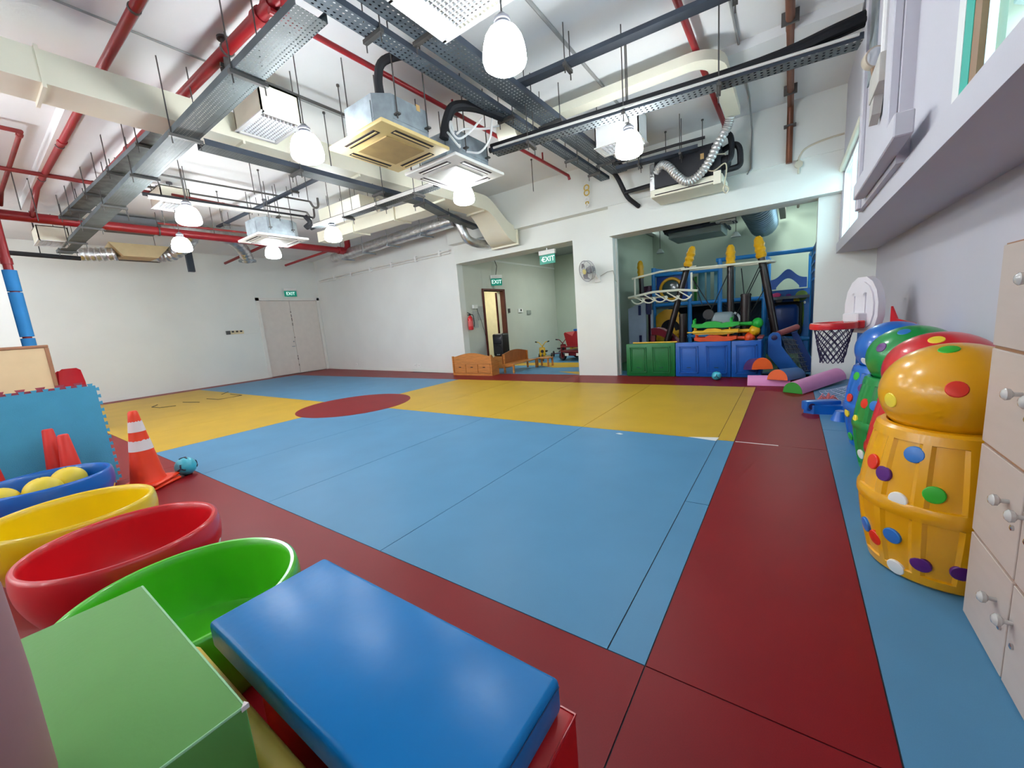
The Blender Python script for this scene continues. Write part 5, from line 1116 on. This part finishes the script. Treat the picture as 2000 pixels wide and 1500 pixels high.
ap = [(-2.71, 0.1)] + [(-2.13, 0.1), (-2.13, 1.13), (-2.2, 1.22), (-2.35, 1.28), (-2.5, 1.28), (-2.64, 1.2), (-2.71, 1.13)]
apn = wpart('arch_panel', MB().prism(ap, 10.08, 10.13, 'XZ'), mat('panel_amber', (214, 156, 20), 0.45), fr, 0)
wpart('round_hole', MB().lathe([(0.215, -0.006), (0.215, 0.004)], 32, (-2.38, 10.08, 0.82), 'Y'), mat('hole_black', (12, 12, 24), 0.8), apn)
wpart('yellow_star', MB().prism([(-2.36, 0.62), (-2.31, 0.74), (-2.29, 0.9), (-2.25, 0.76), (-2.12, 0.8), (-2.2, 0.68), (-2.15, 0.55), (-2.27, 0.6)][::-1], 10.03, 10.06, 'XZ'), TIP, apn, 0)
# nets and translucent sheets on the frame
NETD = mat('net_dark', (30, 44, 50), 0.7)
nm = MB()
for i in range(17):
    x = -1.30 + 0.83 * i / 16
    nm.tube([(x, 10.2, 0.55), (min(x + 0.75, -0.47), 10.2, 0.55 + 0.8 * min(1, (min(x + 0.75, -0.47) - x) / 0.75 + 0.001))], 0.006, 4)
    nm.tube([(x, 10.2, 0.55), (max(x - 0.75, -1.30), 10.2, 0.55 + 0.8 * min(1, (x - max(x - 0.75, -1.30)) / 0.75 + 0.001))], 0.006, 4)
wpart('climbing_net', nm, NETD, fr)
CURT = mat('curtain_teal', (74, 142, 160), 0.5, var=0.15, scale=3)
for x0, x1 in ((-1.84, -1.70), (-1.66, -1.58), (-1.5, -1.36), (-1.18, -1.06)):
    wpart('curtain_strip', MB().box(x0, x1, 10.6, 10.62, 1.42, 2.12), CURT, fr, 0)
wpart('green_board', MB().box(-1.92, -1.86, 10.5, 10.55, 1.42, 2.0), FGN, fr, 0)
wpart('deck', MB().box(-2.78, 0.36, 10.25, 11.8, 1.30, 1.36), mat('deck_grey', (92, 104, 110), 0.6), fr, 0)
wpart('back_board', MB().box(-2.75, -0.5, 11.75, 11.8, 0.1, 1.3), mat('board_dark_blue', (22, 52, 84), 0.6), fr, 0)
am = [(-0.40 + 0.66 * i / 20, 1.72 + 0.20 * math.exp(-((i - 10) / 4.6) ** 2)) for i in range(21)]
ah = [(0.26 - 0.13 - 0.40 * i / 12, 1.56 + 0.17 * math.sin(math.pi * i / 12)) for i in range(13)]
wpart('arch_board', MB().prism([(-0.40, 1.52), (-0.27, 1.52)] + ah[::-1] + [(0.13, 1.52), (0.26, 1.52)] + am[::-1], 10.4, 10.45, 'XZ'), mat('arch_blue', (56, 110, 196), 0.4), fr, 0)
wpart('side_board', MB().box(0.33, 0.40, 8.9, 10.2, 0.2, 2.25), mat('board_navy', (12, 66, 128), 0.5), fr, 0)
for z in (1.6, 1.75, 1.9, 2.05): wpart('board_rib', MB().box(0.315, 0.335, 8.95, 10.1, z, z + 0.04), mat('board_rib_blue', (30, 120, 200), 0.4), fr, 0)
ml = wpart('sea_mural', MB().box(-0.43, 0.32, 10.62, 10.66, 0.1, 1.50), mat('mural_blue', (20, 84, 150), 0.5, var=0.3, scale=4), fr, 0)
for (x, z, rx, rz, m) in ((-0.27, 1.40, .09, .05, 'm'), (0.18, 1.35, .11, .11, 'g'), (0.10, 1.27, .06, .05, 'y'), (-0.05, 1.38, .05, .03, 'p'), (-0.22, 1.28, .07, .05, 'w'), (0.2, 0.95, .035, .28, 'g'), (-0.36, 1.2, .03, .04, 'w'), (-0.38, 0.9, .03, .03, 'w'), (0.24, 1.2, .02, .03, 'w')):
    wpart('painted_patch', MB().ellipsoid((x, 10.618, z), rx, 0.004, rz, 20, 8), mat('mural_green', (92, 120, 40), 0.5) if m == 'g' else DOT[m], ml)
wpart('tunnel_mouth', MB().bbox(-0.32, 0.14, 10.30, 10.6, 0.55, 1.18, 0.09, 3), mat('tunnel_blue', (14, 58, 130), 0.35), fr)
wpart('rear_tunnel', MB().bbox(-0.36, 0.2, 10.45, 10.6, 0.5, 1.24, 0.09, 3), BLACKP, fr)

# little house with slide
hs = thing('play_house', 'pale grey toy house wall with small windows beside the pier', 'play house', (-2.95, 9.25, 0))
GRYH = mat('house_grey', (150, 162, 182), 0.5)
wpart('wall', MB().prism([(-3.10, 0.0), (-2.70, 0.0), (-2.70, 1.50), (-2.76, 1.50), (-3.10, 1.36)], 9.2, 9.26, 'XZ'), GRYH, hs, 0)
wpart('window', MB().bbox(-2.865, -2.805, 9.193, 9.203, 1.2, 1.42, 0.004, 1), mat('house_window', (22, 38, 90), 0.4), hs, 0)
wpart('window', MB().bbox(-2.86, -2.80, 9.193, 9.203, 0.52, 0.74, 0.004, 1), mat('house_window', (22, 38, 90)), hs, 0)
wpart('chimney', MB().bbox(-2.70, -2.60, 9.22, 9.32, 1.2, 1.72, 0.02, 2), mat('house_navy', (26, 36, 84), 0.5), hs)
wpart('side_wall', MB().box(-2.62, -2.57, 9.3, 9.36, 0.3, 1.3), GRYH, hs, 0)
sl = thing('play_slide', 'dark red curved slide beside the toy house', 'slide', (-2.4, 9.05, 0))
SLR = mat('slide_maroon', (122, 26, 44), 0.3, var=0.05)
sp = [(-2.56, 0.89), (-2.48, 0.90), (-2.35, 0.87), (-2.2, 0.78), (-2.08, 0.66), (-1.98, 0.54), (-1.88, 0.40), (-1.75, 0.28), (-1.6, 0.24)]
for y0, y1, dz in ((8.86, 9.39, -0.10),): 
    ch = MB(); vs = []; fs = []
    for x, z in sp: vs += [(x, 9.09, z + 0.0), (x, 9.13, z + 0.0), (x, 9.15, z - 0.12), (x, 9.37, z - 0.12), (x, 9.39, z), (x, 9.43, z), (x, 9.40, z - 0.16), (x, 9.12, z - 0.16)]
    for i in range(len(sp) - 1):
        for k in range(8): fs.append((i * 8 + k, i * 8 + (k + 1) % 8, i * 8 + 8 + (k + 1) % 8, i * 8 + 8 + k))
    fs += [tuple(range(8)), tuple(8 * (len(sp) - 1) + k for k in range(8))[::-1]]
    wpart('chute', ch.add(vs, fs), SLR, sl)
wpart('support', MB().box(-2.6, -2.5, 9.20, 9.30, 0, 0.73), SLR, sl, 0)
# purple drum and dark shapes at the upper left of the play room
single('purple_drum', MB().lathe([(0.0, -0.2), (0.18, -0.18), (0.22, 0), (0.18, 0.18), (0.0, 0.2)], 24, (-3.0, 10.6, 1.72)).tube([(-3.0, 10.6, 0), (-3.0, 10.6, 1.55)], 0.05, 8), mat('drum_purple', (86, 26, 72), 0.4), 'dark purple play drum on a post behind the small mast', 'play drum')

# stacked rocker see-saws
def seesaw(label, m, z, x0, x1, extra):
    t = thing('rocker_seesaw', label, 'see-saw', ((x0 + x1) / 2, 8.5, z), 0, 'stacked plastic see-saws')
    wpart('beam', MB().prism([(x0, z + 0.04), (x0 + 0.10, z + 0.015), (x0 + 0.22, z + 0.02), (x1 - 0.25, z + 0.005), (x1 - 0.08, z + 0.02), (x1, z + 0.05), (x1, z + 0.10), (x1 - 0.22, z + 0.10), (x1 - 0.3, z + 0.085), (x0 + 0.5, z + 0.10), (x0 + 0.4, z + 0.13), (x0 + 0.25, z + 0.13), (x0 + 0.18, z + 0.09), (x0, z + 0.10)], 8.38, 8.62, 'XZ'), m, t, 0)
    for x in (x0 + 0.03, x1 - 0.14): wpart('handle', MB().tube([(x, 8.42, z + 0.09), (x, 8.42, z + 0.17), (x + 0.02, 8.5, z + 0.19), (x, 8.58, z + 0.17), (x, 8.58, z + 0.09)], 0.016, 8), m, t)
    wpart('end_knob', MB().ellipsoid((x1 + extra, 8.52, z + 0.05), 0.09, 0.1, 0.10, 18, 10), m, t)
    wpart('arm', MB().tube([(x1 - 0.03, 8.52, z + 0.05), (x1 + extra, 8.52, z + 0.05)], 0.035, 8), m, t)
    return t
seesaw('bright green plastic see-saw on top of the stack', mat('saw_green', (24, 168, 56), 0.4), 0.86, -1.58, -0.77, 0.28)
ysaw = seesaw('yellow plastic see-saw in the middle of the stack', mat('saw_yellow', (228, 172, 22), 0.4), 0.73, -1.56, -0.785, 0.25)
seesaw('orange plastic see-saw at the bottom of the stack', mat('saw_orange', (232, 78, 28), 0.4), 0.60, -1.535, -0.81, 0.2)
wpart('push_bar', MB().tube([(-1.657, 8.36, 0.80), (-0.784, 8.36, 0.775)], 0.013, 8).tube([(-1.4, 8.36, 0.79), (-1.4, 8.42, 0.79)], 0.012, 6), mat('stick_yellow', (228, 184, 60), 0.4), ysaw)
single('seesaw_crate', MB().bbox(-1.6, -0.6, 8.3, 8.7, 0.0, 0.605, 0.02, 1), mat('crate_teal', (26, 78, 92), 0.5), 'dark teal crate carrying the stacked see-saws', 'crate')
gg = thing('grey_ride_toy', 'grey and white ride-on toy behind the green see-saw', 'toy', (-1.0, 8.85, 0))
wpart('shell', MB().bbox(-1.3, -0.9, 8.75, 8.95, 0.62, 1.15, 0.08, 3), mat('toy_grey', (128, 140, 146), 0.4), gg)
wpart('handle', MB().tube(smooth_path([(-0.88, 8.85, 0.8), (-0.80, 8.85, 0.9), (-0.82, 8.85, 1.05), (-0.9, 8.85, 1.12)], 5), 0.022, 8), mat('toy_white', (190, 198, 204), 0.4), gg)
wpart('black_wheel', MB().lathe([(0.10, -0.03), (0.10, 0.03)], 20, (-1.34, 8.78, 1.12), 'Y'), BLACKP, gg)
wpart('leg', MB().box(-1.2, -1.0, 8.8, 8.9, 0, 0.62), ROD, gg, 0)

# blue folding climber behind the foam rolls
bc = thing('folding_climber', 'blue folding climber with a bolted arm and red rung behind the foam rolls', 'climber', (0.0, 8.4, 0))
CLB = mat('climber_blue', (18, 90, 170), 0.4, var=0.04)
wpart('arm', MB().prism([(-0.31, 0.62), (-0.31, 0.36), (-0.05, 0.0), (0.22, 0.0), (-0.11, 0.50), (-0.13, 0.70), (-0.17, 0.745), (-0.25, 0.745), (-0.30, 0.70)], 8.18, 8.28, 'XZ'), CLB, bc, 0)
wpart('bolt', MB().lathe([(0.045, 0), (0.045, -0.008), (0.02, -0.012)], 18, (-0.22, 8.18, 0.66), 'Y'), mat('bolt_navy', (24, 20, 70), 0.4), bc)
wpart('rear_arm', MB().prism([(0.02, 0.70), (0.10, 0.72), (0.42, 0.0), (0.20, 0.0)], 8.62, 8.72, 'XZ'), mat('climber_dark', (14, 52, 118), 0.4), bc, 0)
wpart('rung', MB().tube([(-0.16, 8.25, 0.72), (0.10, 8.62, 0.80)], 0.05, 10), mat('faded_red', (150, 70, 74)), bc)
ng = MB()
for i in range(10): ng.tube([(-0.12 + 0.02 * i, 8.3 + 0.03 * i, 0.68 - 0.01 * i), (0.08 + 0.022 * i, 8.3 + 0.03 * i, 0.02)], 0.005, 4)
for j in range(8): ng.tube([(-0.10 + 0.026 * j, 8.3, 0.62 - 0.085 * j), (0.10 + 0.03 * j, 8.6, 0.56 - 0.075 * j)], 0.005, 4)
wpart('net', ng, mat('net_grey', (96, 96, 104), 0.7), bc)

# play-room ceiling equipment
pd = thing('ridged_foil_duct', 'large ridged foil duct running along the play-room ceiling', 'air duct', (-0.6, 10.5, 3.1))
P = [(-0.62, 8.9 + 3.4 * i / 60, 3.22) for i in range(61)]
wpart('duct_body', MB().tube(P, [0.30 + (0.022 if i % 4 < 2 else -0.022) for i in range(61)], 20), mat('duct_bluegrey', (136, 156, 172), 0.35, 0.7, var=0.15), pd)
pa = thing('play_air_unit', 'flat grey air unit hung under the play-room ceiling', 'air unit', (-1.9, 10.3, 2.8))
wpart('casing', MB().bbox(-2.35, -1.25, 9.9, 10.8, 2.86, 3.04, 0.02, 1), mat('unit_pale_green', (150, 162, 158), 0.5), pa, 0)
wpart('frame', MB().box(-2.42, -1.18, 9.82, 9.86, 2.98, 3.04).box(-2.42, -2.38, 9.82, 10.85, 2.98, 3.04).box(-1.22, -1.18, 9.82, 10.85, 2.98, 3.04), TRAYD, pa, 0)
wpart('black_coil', MB().tube([(-2.3, 9.3, 3.06), (-1.4, 9.3, 3.08)], 0.14, 16), BLACKR, pa)
pc = cassette('ceiling air conditioner inside the play room', -1.35, -0.98, 9.7, 10.2, 3.0, 0.25, ACW, ACGW)
for lab, x, y, z in (('small unlit lamp in the play room, right of the two', -0.95, 9.5, 2.62), ('small unlit lamp in the play room, left of the two', -2.56, 10.0, 2.6)):
    o = thing('play_room_lamp', lab, 'lamp', (x, y, z), 0, 'unlit play-room lamps')
    part('shade', MB().lathe([(0.09, 0.0), (0.085, 0.02), (0.04, 0.09), (0.03, 0.1)], 20), mat('lamp_shade_grey', (176, 184, 178), 0.4), o)
    part('stem', MB().tube([(0, 0, 0.1), (0, 0, 3.75 - z)], 0.008, 6), ROD, o)
single('play_ceiling_beam', MB().box(-0.28, -0.16, 8.3, 12.6, 3.3, 3.42), mat('beam_brown', (92, 84, 76), 0.6), 'dark beam under the play-room ceiling beside the ridged duct', 'beam')
single('play_ceiling_pipe', MB().tube([(0.08, 8.3, 3.5), (0.08, 12.5, 3.5)], 0.03, 8), mat('pipe_brown', (96, 62, 56), 0.5), 'thin brown pipe under the play-room ceiling', 'pipe')
single('play_ceiling_cable', MB().tube([(-1.6, 9.0, 3.05), (0.9, 9.0, 3.12)], 0.02, 8), BLACKR, 'black cable crossing the play-room ceiling', 'cable')
# fill light added to brighten the play room, high over the frame
pl = bpy.data.lights.new('play_room_fill', 'AREA'); pl.energy = 40; pl.size = 0.6; pl.color = (0.85, 1.0, 0.92)
plo = bpy.data.objects.new('play_room_fill', pl); C.objects.link(plo); plo.location = (-0.2, 11.6, 3.7)
al = bpy.data.lights.new('alcove_fill', 'AREA'); al.energy = 30; al.size = 0.5; al.color = (0.92, 1.0, 0.94)  # fill light added to brighten the alcove
alo = bpy.data.objects.new('alcove_fill', al); C.objects.link(alo); alo.location = (-4.9, 11.2, 3.45)
cl_ = bpy.data.lights.new('corridor_fill', 'AREA'); cl_.energy = 16; cl_.size = 0.5; cl_.color = (1.0, 0.95, 0.8)  # fill light added to brighten the corridor beyond the door
clo = bpy.data.objects.new('corridor_fill', cl_); C.objects.link(clo); clo.location = (-8.1, 9.6, 2.88)

for (x, y, z, w_, lab) in ((-0.2, 11.6, 3.71, 0.34, 'made-up housing of the added fill light over the climbing frame'), (-4.9, 11.2, 3.455, 0.29, 'made-up housing of the added fill light in the alcove'), (-8.1, 9.6, 2.885, 0.29, 'made-up housing of the added fill light in the corridor behind the open door')):
    single('fill_light_housing', MB().bbox(x - w_, x + w_, y - w_, y + w_, z, z + 0.035 if z < 3.7 else 3.75, 0.006, 1), WHITE, lab, 'ceiling light', 'added light housings')  # housings made up to go with the added area lights

# ------------------------------------------------------------------ alcove: benches, speaker, extinguisher, tricycles
b1 = thing('storage_bench', 'wooden storage bench with three drawers seen from behind at the alcove edge', 'bench', (-6.7, 7.75, 0))
# curved-top back board
def crown(x0, x1, z0, zl, zm, n=16): return [(x0, z0), (x1, z0)] + [(x1 - (x1 - x0) * i / n, zl + (zm - zl) * math.sin(math.pi * i / n) ** 1.2) for i in range(n + 1)]
wpart('back_board', MB().prism(crown(-7.30, -6.06, 0.30, 0.48, 0.575), 7.62, 7.65, 'XZ'), WOOD, b1, 0)
wpart('carcass', MB().box(-7.30, -6.06, 7.63, 7.86, 0.0, 0.30), WOOD, b1, 0)
wpart('plinth', MB().box(-7.31, -6.05, 7.605, 7.63, 0.0, 0.055), WOOD, b1, 0)
for k in range(3):
    x0 = -7.28 + k * 0.405; d = wpart('drawer', MB().bbox(x0, x0 + 0.395, 7.605, 7.63, 0.065, 0.285, 0.004, 1), WOOD, b1, 0)
    wpart('grip', MB().bbox(x0 + 0.16, x0 + 0.235, 7.600, 7.607, 0.20, 0.222, 0.002, 1), mat('grip_dark', (50, 26, 14), 0.6), d, 0)
wpart('end_board', MB().prism([(7.60, 0.0), (7.90, 0.0), (7.90, 0.34), (7.75, 0.40), (7.64, 0.52), (7.60, 0.52)], -6.06, -6.02, 'YZ'), WOOD, b1, 0)
wpart('end_board', MB().prism([(7.60, 0.0), (7.90, 0.0), (7.90, 0.34), (7.75, 0.40), (7.64, 0.50), (7.60, 0.50)], -7.34, -7.30, 'YZ'), WOOD, b1, 0)
b2 = thing('wooden_bench', 'wooden bench with a curved backrest standing end-on in the alcove', 'bench', (-5.85, 8.5, 0))
WOOD2 = mat('varnished_wood_dark', (156, 90, 42), 0.35, var=0.22, scale=5, stretch=(1, 8, 1), coat=0.2)
wpart('backrest', MB().prism(crown(8.02, 9.15, 0.24, 0.48, 0.56), -5.99, -5.96, 'YZ'), WOOD2, b2, 0)
wpart('seat', MB().bbox(-5.98, -5.66, 8.02, 9.15, 0.21, 0.24, 0.006, 1), WOOD, b2, 0)
for x in (-5.97, -5.69):
    for y in (8.03, 9.11): wpart('leg', MB().box(x, x + 0.04, y, y + 0.04, 0.0, 0.48 if x < -5.9 else 0.21), WOOD, b2, 0)
wpart('apron', MB().box(-5.97, -5.66, 8.02, 8.04, 0.17, 0.21), WOOD, b2, 0)
st = thing('wooden_stool', 'small low wooden stool beyond the curved bench', 'stool', (-5.55, 9.35, 0))
wpart('seat', MB().bbox(-5.72, -5.32, 9.2, 9.5, 0.22, 0.25, 0.006, 1), WOOD, st, 0)
for x in (-5.71, -5.37):
    for y in (9.21, 9.45): wpart('leg', MB().box(x, x + 0.04, y, y + 0.04, 0, 0.22), WOOD, st, 0)
sk = thing('loudspeaker', 'black portable loudspeaker standing before the open door', 'speaker', (-6.75, 9.05, 0))
part('cabinet', MB().bbox(-0.19, 0.19, -0.16, 0.16, 0.34, 0.98, 0.05, 3), BLACKP, sk)
part('horn', MB().bbox(-0.14, 0.14, -0.172, -0.155, 0.70, 0.90, 0.02, 2), mat('horn_black', (30, 34, 44), 0.3), sk)
part('woofer', MB().lathe([(0.14, -0.165), (0.13, -0.172), (0.04, -0.155)], 28, (0, 0, 0.54), 'Y'), mat('grille_black', (14, 15, 20), 0.6), sk)
part('name_plate', MB().box(-0.055, 0.055, -0.166, -0.16, 0.385, 0.405), mat('plate_silver', (190, 192, 196), 0.3, 0.6), sk, 0)
part('stand_box', MB().bbox(-0.2, 0.2, -0.15, 0.15, 0.0, 0.34, 0.01, 1), WOOD, sk, 0)
fe = thing('fire_extinguisher', 'red fire extinguisher hung on the alcove wall', 'fire extinguisher', (-7.06, 8.17, 1.15))
part('cylinder', MB().lathe([(0.05, 0.0), (0.068, 0.015), (0.07, 0.05), (0.07, 0.30), (0.055, 0.35), (0.025, 0.375), (0.02, 0.40)], 24), PLR, fe)
part('valve', MB().bbox(-0.02, 0.02, -0.03, 0.03, 0.39, 0.43, 0.005, 1), BLACKP, fe, 0)
part('lever', MB().tube([(0, 0.02, 0.43), (0, -0.09, 0.47)], 0.009, 6).tube([(0, 0.02, 0.41), (0, -0.09, 0.40)], 0.009, 6), BLACKP, fe)
part('hose', MB().tube(smooth_path([(0.02, 0.03, 0.41), (0.07, 0.05, 0.38), (0.09, 0.05, 0.2), (0.085, 0.04, 0.08)], 5), 0.01, 6), BLACKP, fe)
part('label_sticker', MB().lathe([(0.0712, 0.10), (0.0712, 0.25)], 24, cap0=False, cap1=False), mat('extinguisher_label', (214, 92, 92), 0.5), fe)
wl = thing('notice_sheets', 'grey notice sheets and a wall box by the extinguisher', 'notice', (-7.14, 8.6, 1.2))
PAP = mat('paper_grey', (176, 178, 176), 0.7, var=0.12, scale=30)
part('sheet', MB().box(-0.008, 0.0, -0.20, 0.0, 0.0, 0.46), PAP, wl, 0)
part('sheet', MB().box(-0.008, 0.0, 0.02, 0.26, 0.20, 0.58), PAP, wl, 0)
part('wall_box', MB().bbox(-0.01, 0.05, -0.2, -0.02, 0.52, 0.62, 0.006, 1), WHITE, wl, 0)
part('cord', MB().tube([(0.02, -0.05, 0.52), (0.02, 0.1, 0.2), (0.02, 0.26, -0.3)], 0.006, 5), BLACKP, wl)
ds = single('door_notice', MB().box(-8.78, -8.775, 9.8, 10.2, 0.9, 1.5), PAP, 'pale notice on the corridor wall seen through the open door', 'notice')
for lab, y, z, wdt, m in (('small dark switch on the alcove wall right of the door', 10.12, 1.56, 0.07, ROD), ('white intercom box with a black button on the alcove wall', 10.75, 1.55, 0.24, WHITE), ('grey access panel on the alcove wall', 11.25, 1.48, 0.22, mat('plate_grey', (150, 156, 150), 0.5))):
    o = thing('wall_box', lab, 'wall box', (-7.13, y, z))
    part('cover', MB().bbox(-0.02, 0.02, -wdt / 2, wdt / 2, 0.0, 0.13 if wdt < 0.23 else 0.12, 0.004, 1), m, o, 0)
    if wdt == 0.24: part('button', MB().box(0.018, 0.03, -0.03, 0.03, 0.045, 0.105), BLACKP, o, 0)
def wheel(parent, c, r, w_, m, axis='X'):
    o = part('wheel', MB().torus(c, r - w_ / 2, w_ / 2, axis, 24, 8), BLACKP, parent)
    part('wheel_hub', MB().lathe([(r * 0.62, -w_ * 0.3), (r * 0.62, w_ * 0.3)], 16, c, axis), m, o)
def tricycle(label, loc, rz, m, s=1.0):
    t = thing('tricycle', label, 'tricycle', loc, rz, 'children tricycles in the alcove')
    part('frame', MB().tube(smooth_path([(0, -0.30, 0.40), (0, -0.22, 0.26), (0, 0.05, 0.2), (0, 0.28, 0.16)], 5), 0.03, 10), m, t)
    part('fork', MB().tube([(0, -0.30, 0.48), (0, -0.33, 0.15)], 0.022, 8), m, t)
    part('front_plate', MB().bbox(-0.09, 0.09, -0.385, -0.36, 0.17, 0.44, 0.03, 2), m, t)
    part('badge', MB().lathe([(0.05, -0.39), (0.05, -0.384)], 20, (0, 0, 0.31), 'Y'), BLACKP, t)
    part('handlebar', MB().tube(smooth_path([(-0.19, -0.28, 0.60), (-0.1, -0.30, 0.58), (0, -0.30, 0.48), (0.1, -0.30, 0.58), (0.19, -0.28, 0.60)], 5), 0.013, 8), m, t)
    for sx in (-1, 1): part('grip', MB().tube([(sx * 0.15, -0.285, 0.592), (sx * 0.22, -0.27, 0.605)], 0.018, 8), BLACKP, t)
    part('seat', MB().bbox(-0.1, 0.1, 0.0, 0.2, 0.25, 0.3, 0.02, 2), BLACKP, t)
    wheel(t, (0, -0.33, 0.13), 0.13, 0.045, m)
    for sx in (-1, 1): wheel(t, (sx * 0.2, 0.28, 0.10), 0.10, 0.045, m)
    part('axle', MB().tube([(-0.2, 0.28, 0.10), (0.2, 0.28, 0.10)], 0.014, 8), m, t)
    for sx in (-1, 1): part('pedal', MB().box(sx * 0.08, sx * 0.14, -0.37, -0.30, 0.11, 0.13), BLACKP, t, 0)
    return t
TRY = mat('trike_yellow', (222, 182, 40), 0.4); TRR = mat('trike_red', (120, 20, 32), 0.4)
tricycle('yellow tricycle standing in the middle of the alcove', (-6.35, 10.75, 0), math.radians(22), TRY)
tricycle('dark red tricycle partly behind the red ride-on car', (-6.2, 11.6, 0), math.radians(40), TRR)
tricycle('yellow and black tricycle at the back wall of the alcove', (-6.0, 12.3, 0), math.radians(10), TRY)
rc_ = thing('ride_on_car', 'red ride-on buggy with a blue seat parked in the alcove', 'ride-on toy', (-5.15, 10.9, 0), math.radians(-8))
part('chassis', MB().bbox(-0.5, 0.5, -0.35, 0.35, 0.14, 0.30, 0.03, 2), TRR, rc_)
part('front_bar', MB().tube([(-0.42, -0.42, 0.12), (-0.42, -0.42, 0.42), (0.30, -0.42, 0.42), (0.30, -0.42, 0.12)], 0.025, 8).tube([(-0.42, -0.42, 0.27), (0.30, -0.42, 0.27)], 0.022, 8), TRR, rc_)
part('rear_body', MB().prism([(-0.32, 0.42), (0.55, 0.42), (0.55, 0.86), (-0.02, 0.86), (-0.12, 0.72), (-0.38, 0.84), (-0.42, 0.80)], -0.25, 0.3, 'XZ'), PLR2 if False else mat('car_red', (160, 20, 34), 0.35), rc_, 0)
part('blue_seat', MB().bbox(-0.05, 0.6, -0.28, 0.3, 0.86, 0.93, 0.02, 2), PLB, rc_)
part('seat_hump', MB().ellipsoid((0.25, 0, 0.93), 0.16, 0.2, 0.08, 20, 10), PLB, rc_)
for sx, sy in ((-0.42, -0.36), (0.36, -0.36), (-0.42, 0.38), (0.36, 0.38)): wheel(rc_, (sx, sy, 0.13), 0.13, 0.08, TRR, 'Y')
for x in (-0.28, 0.12): part('number_plate', MB().box(x, x + 0.13, -0.447, -0.44, 0.15, 0.23), WHITEP, rc_, 0)

bpy.context.view_layer.update()
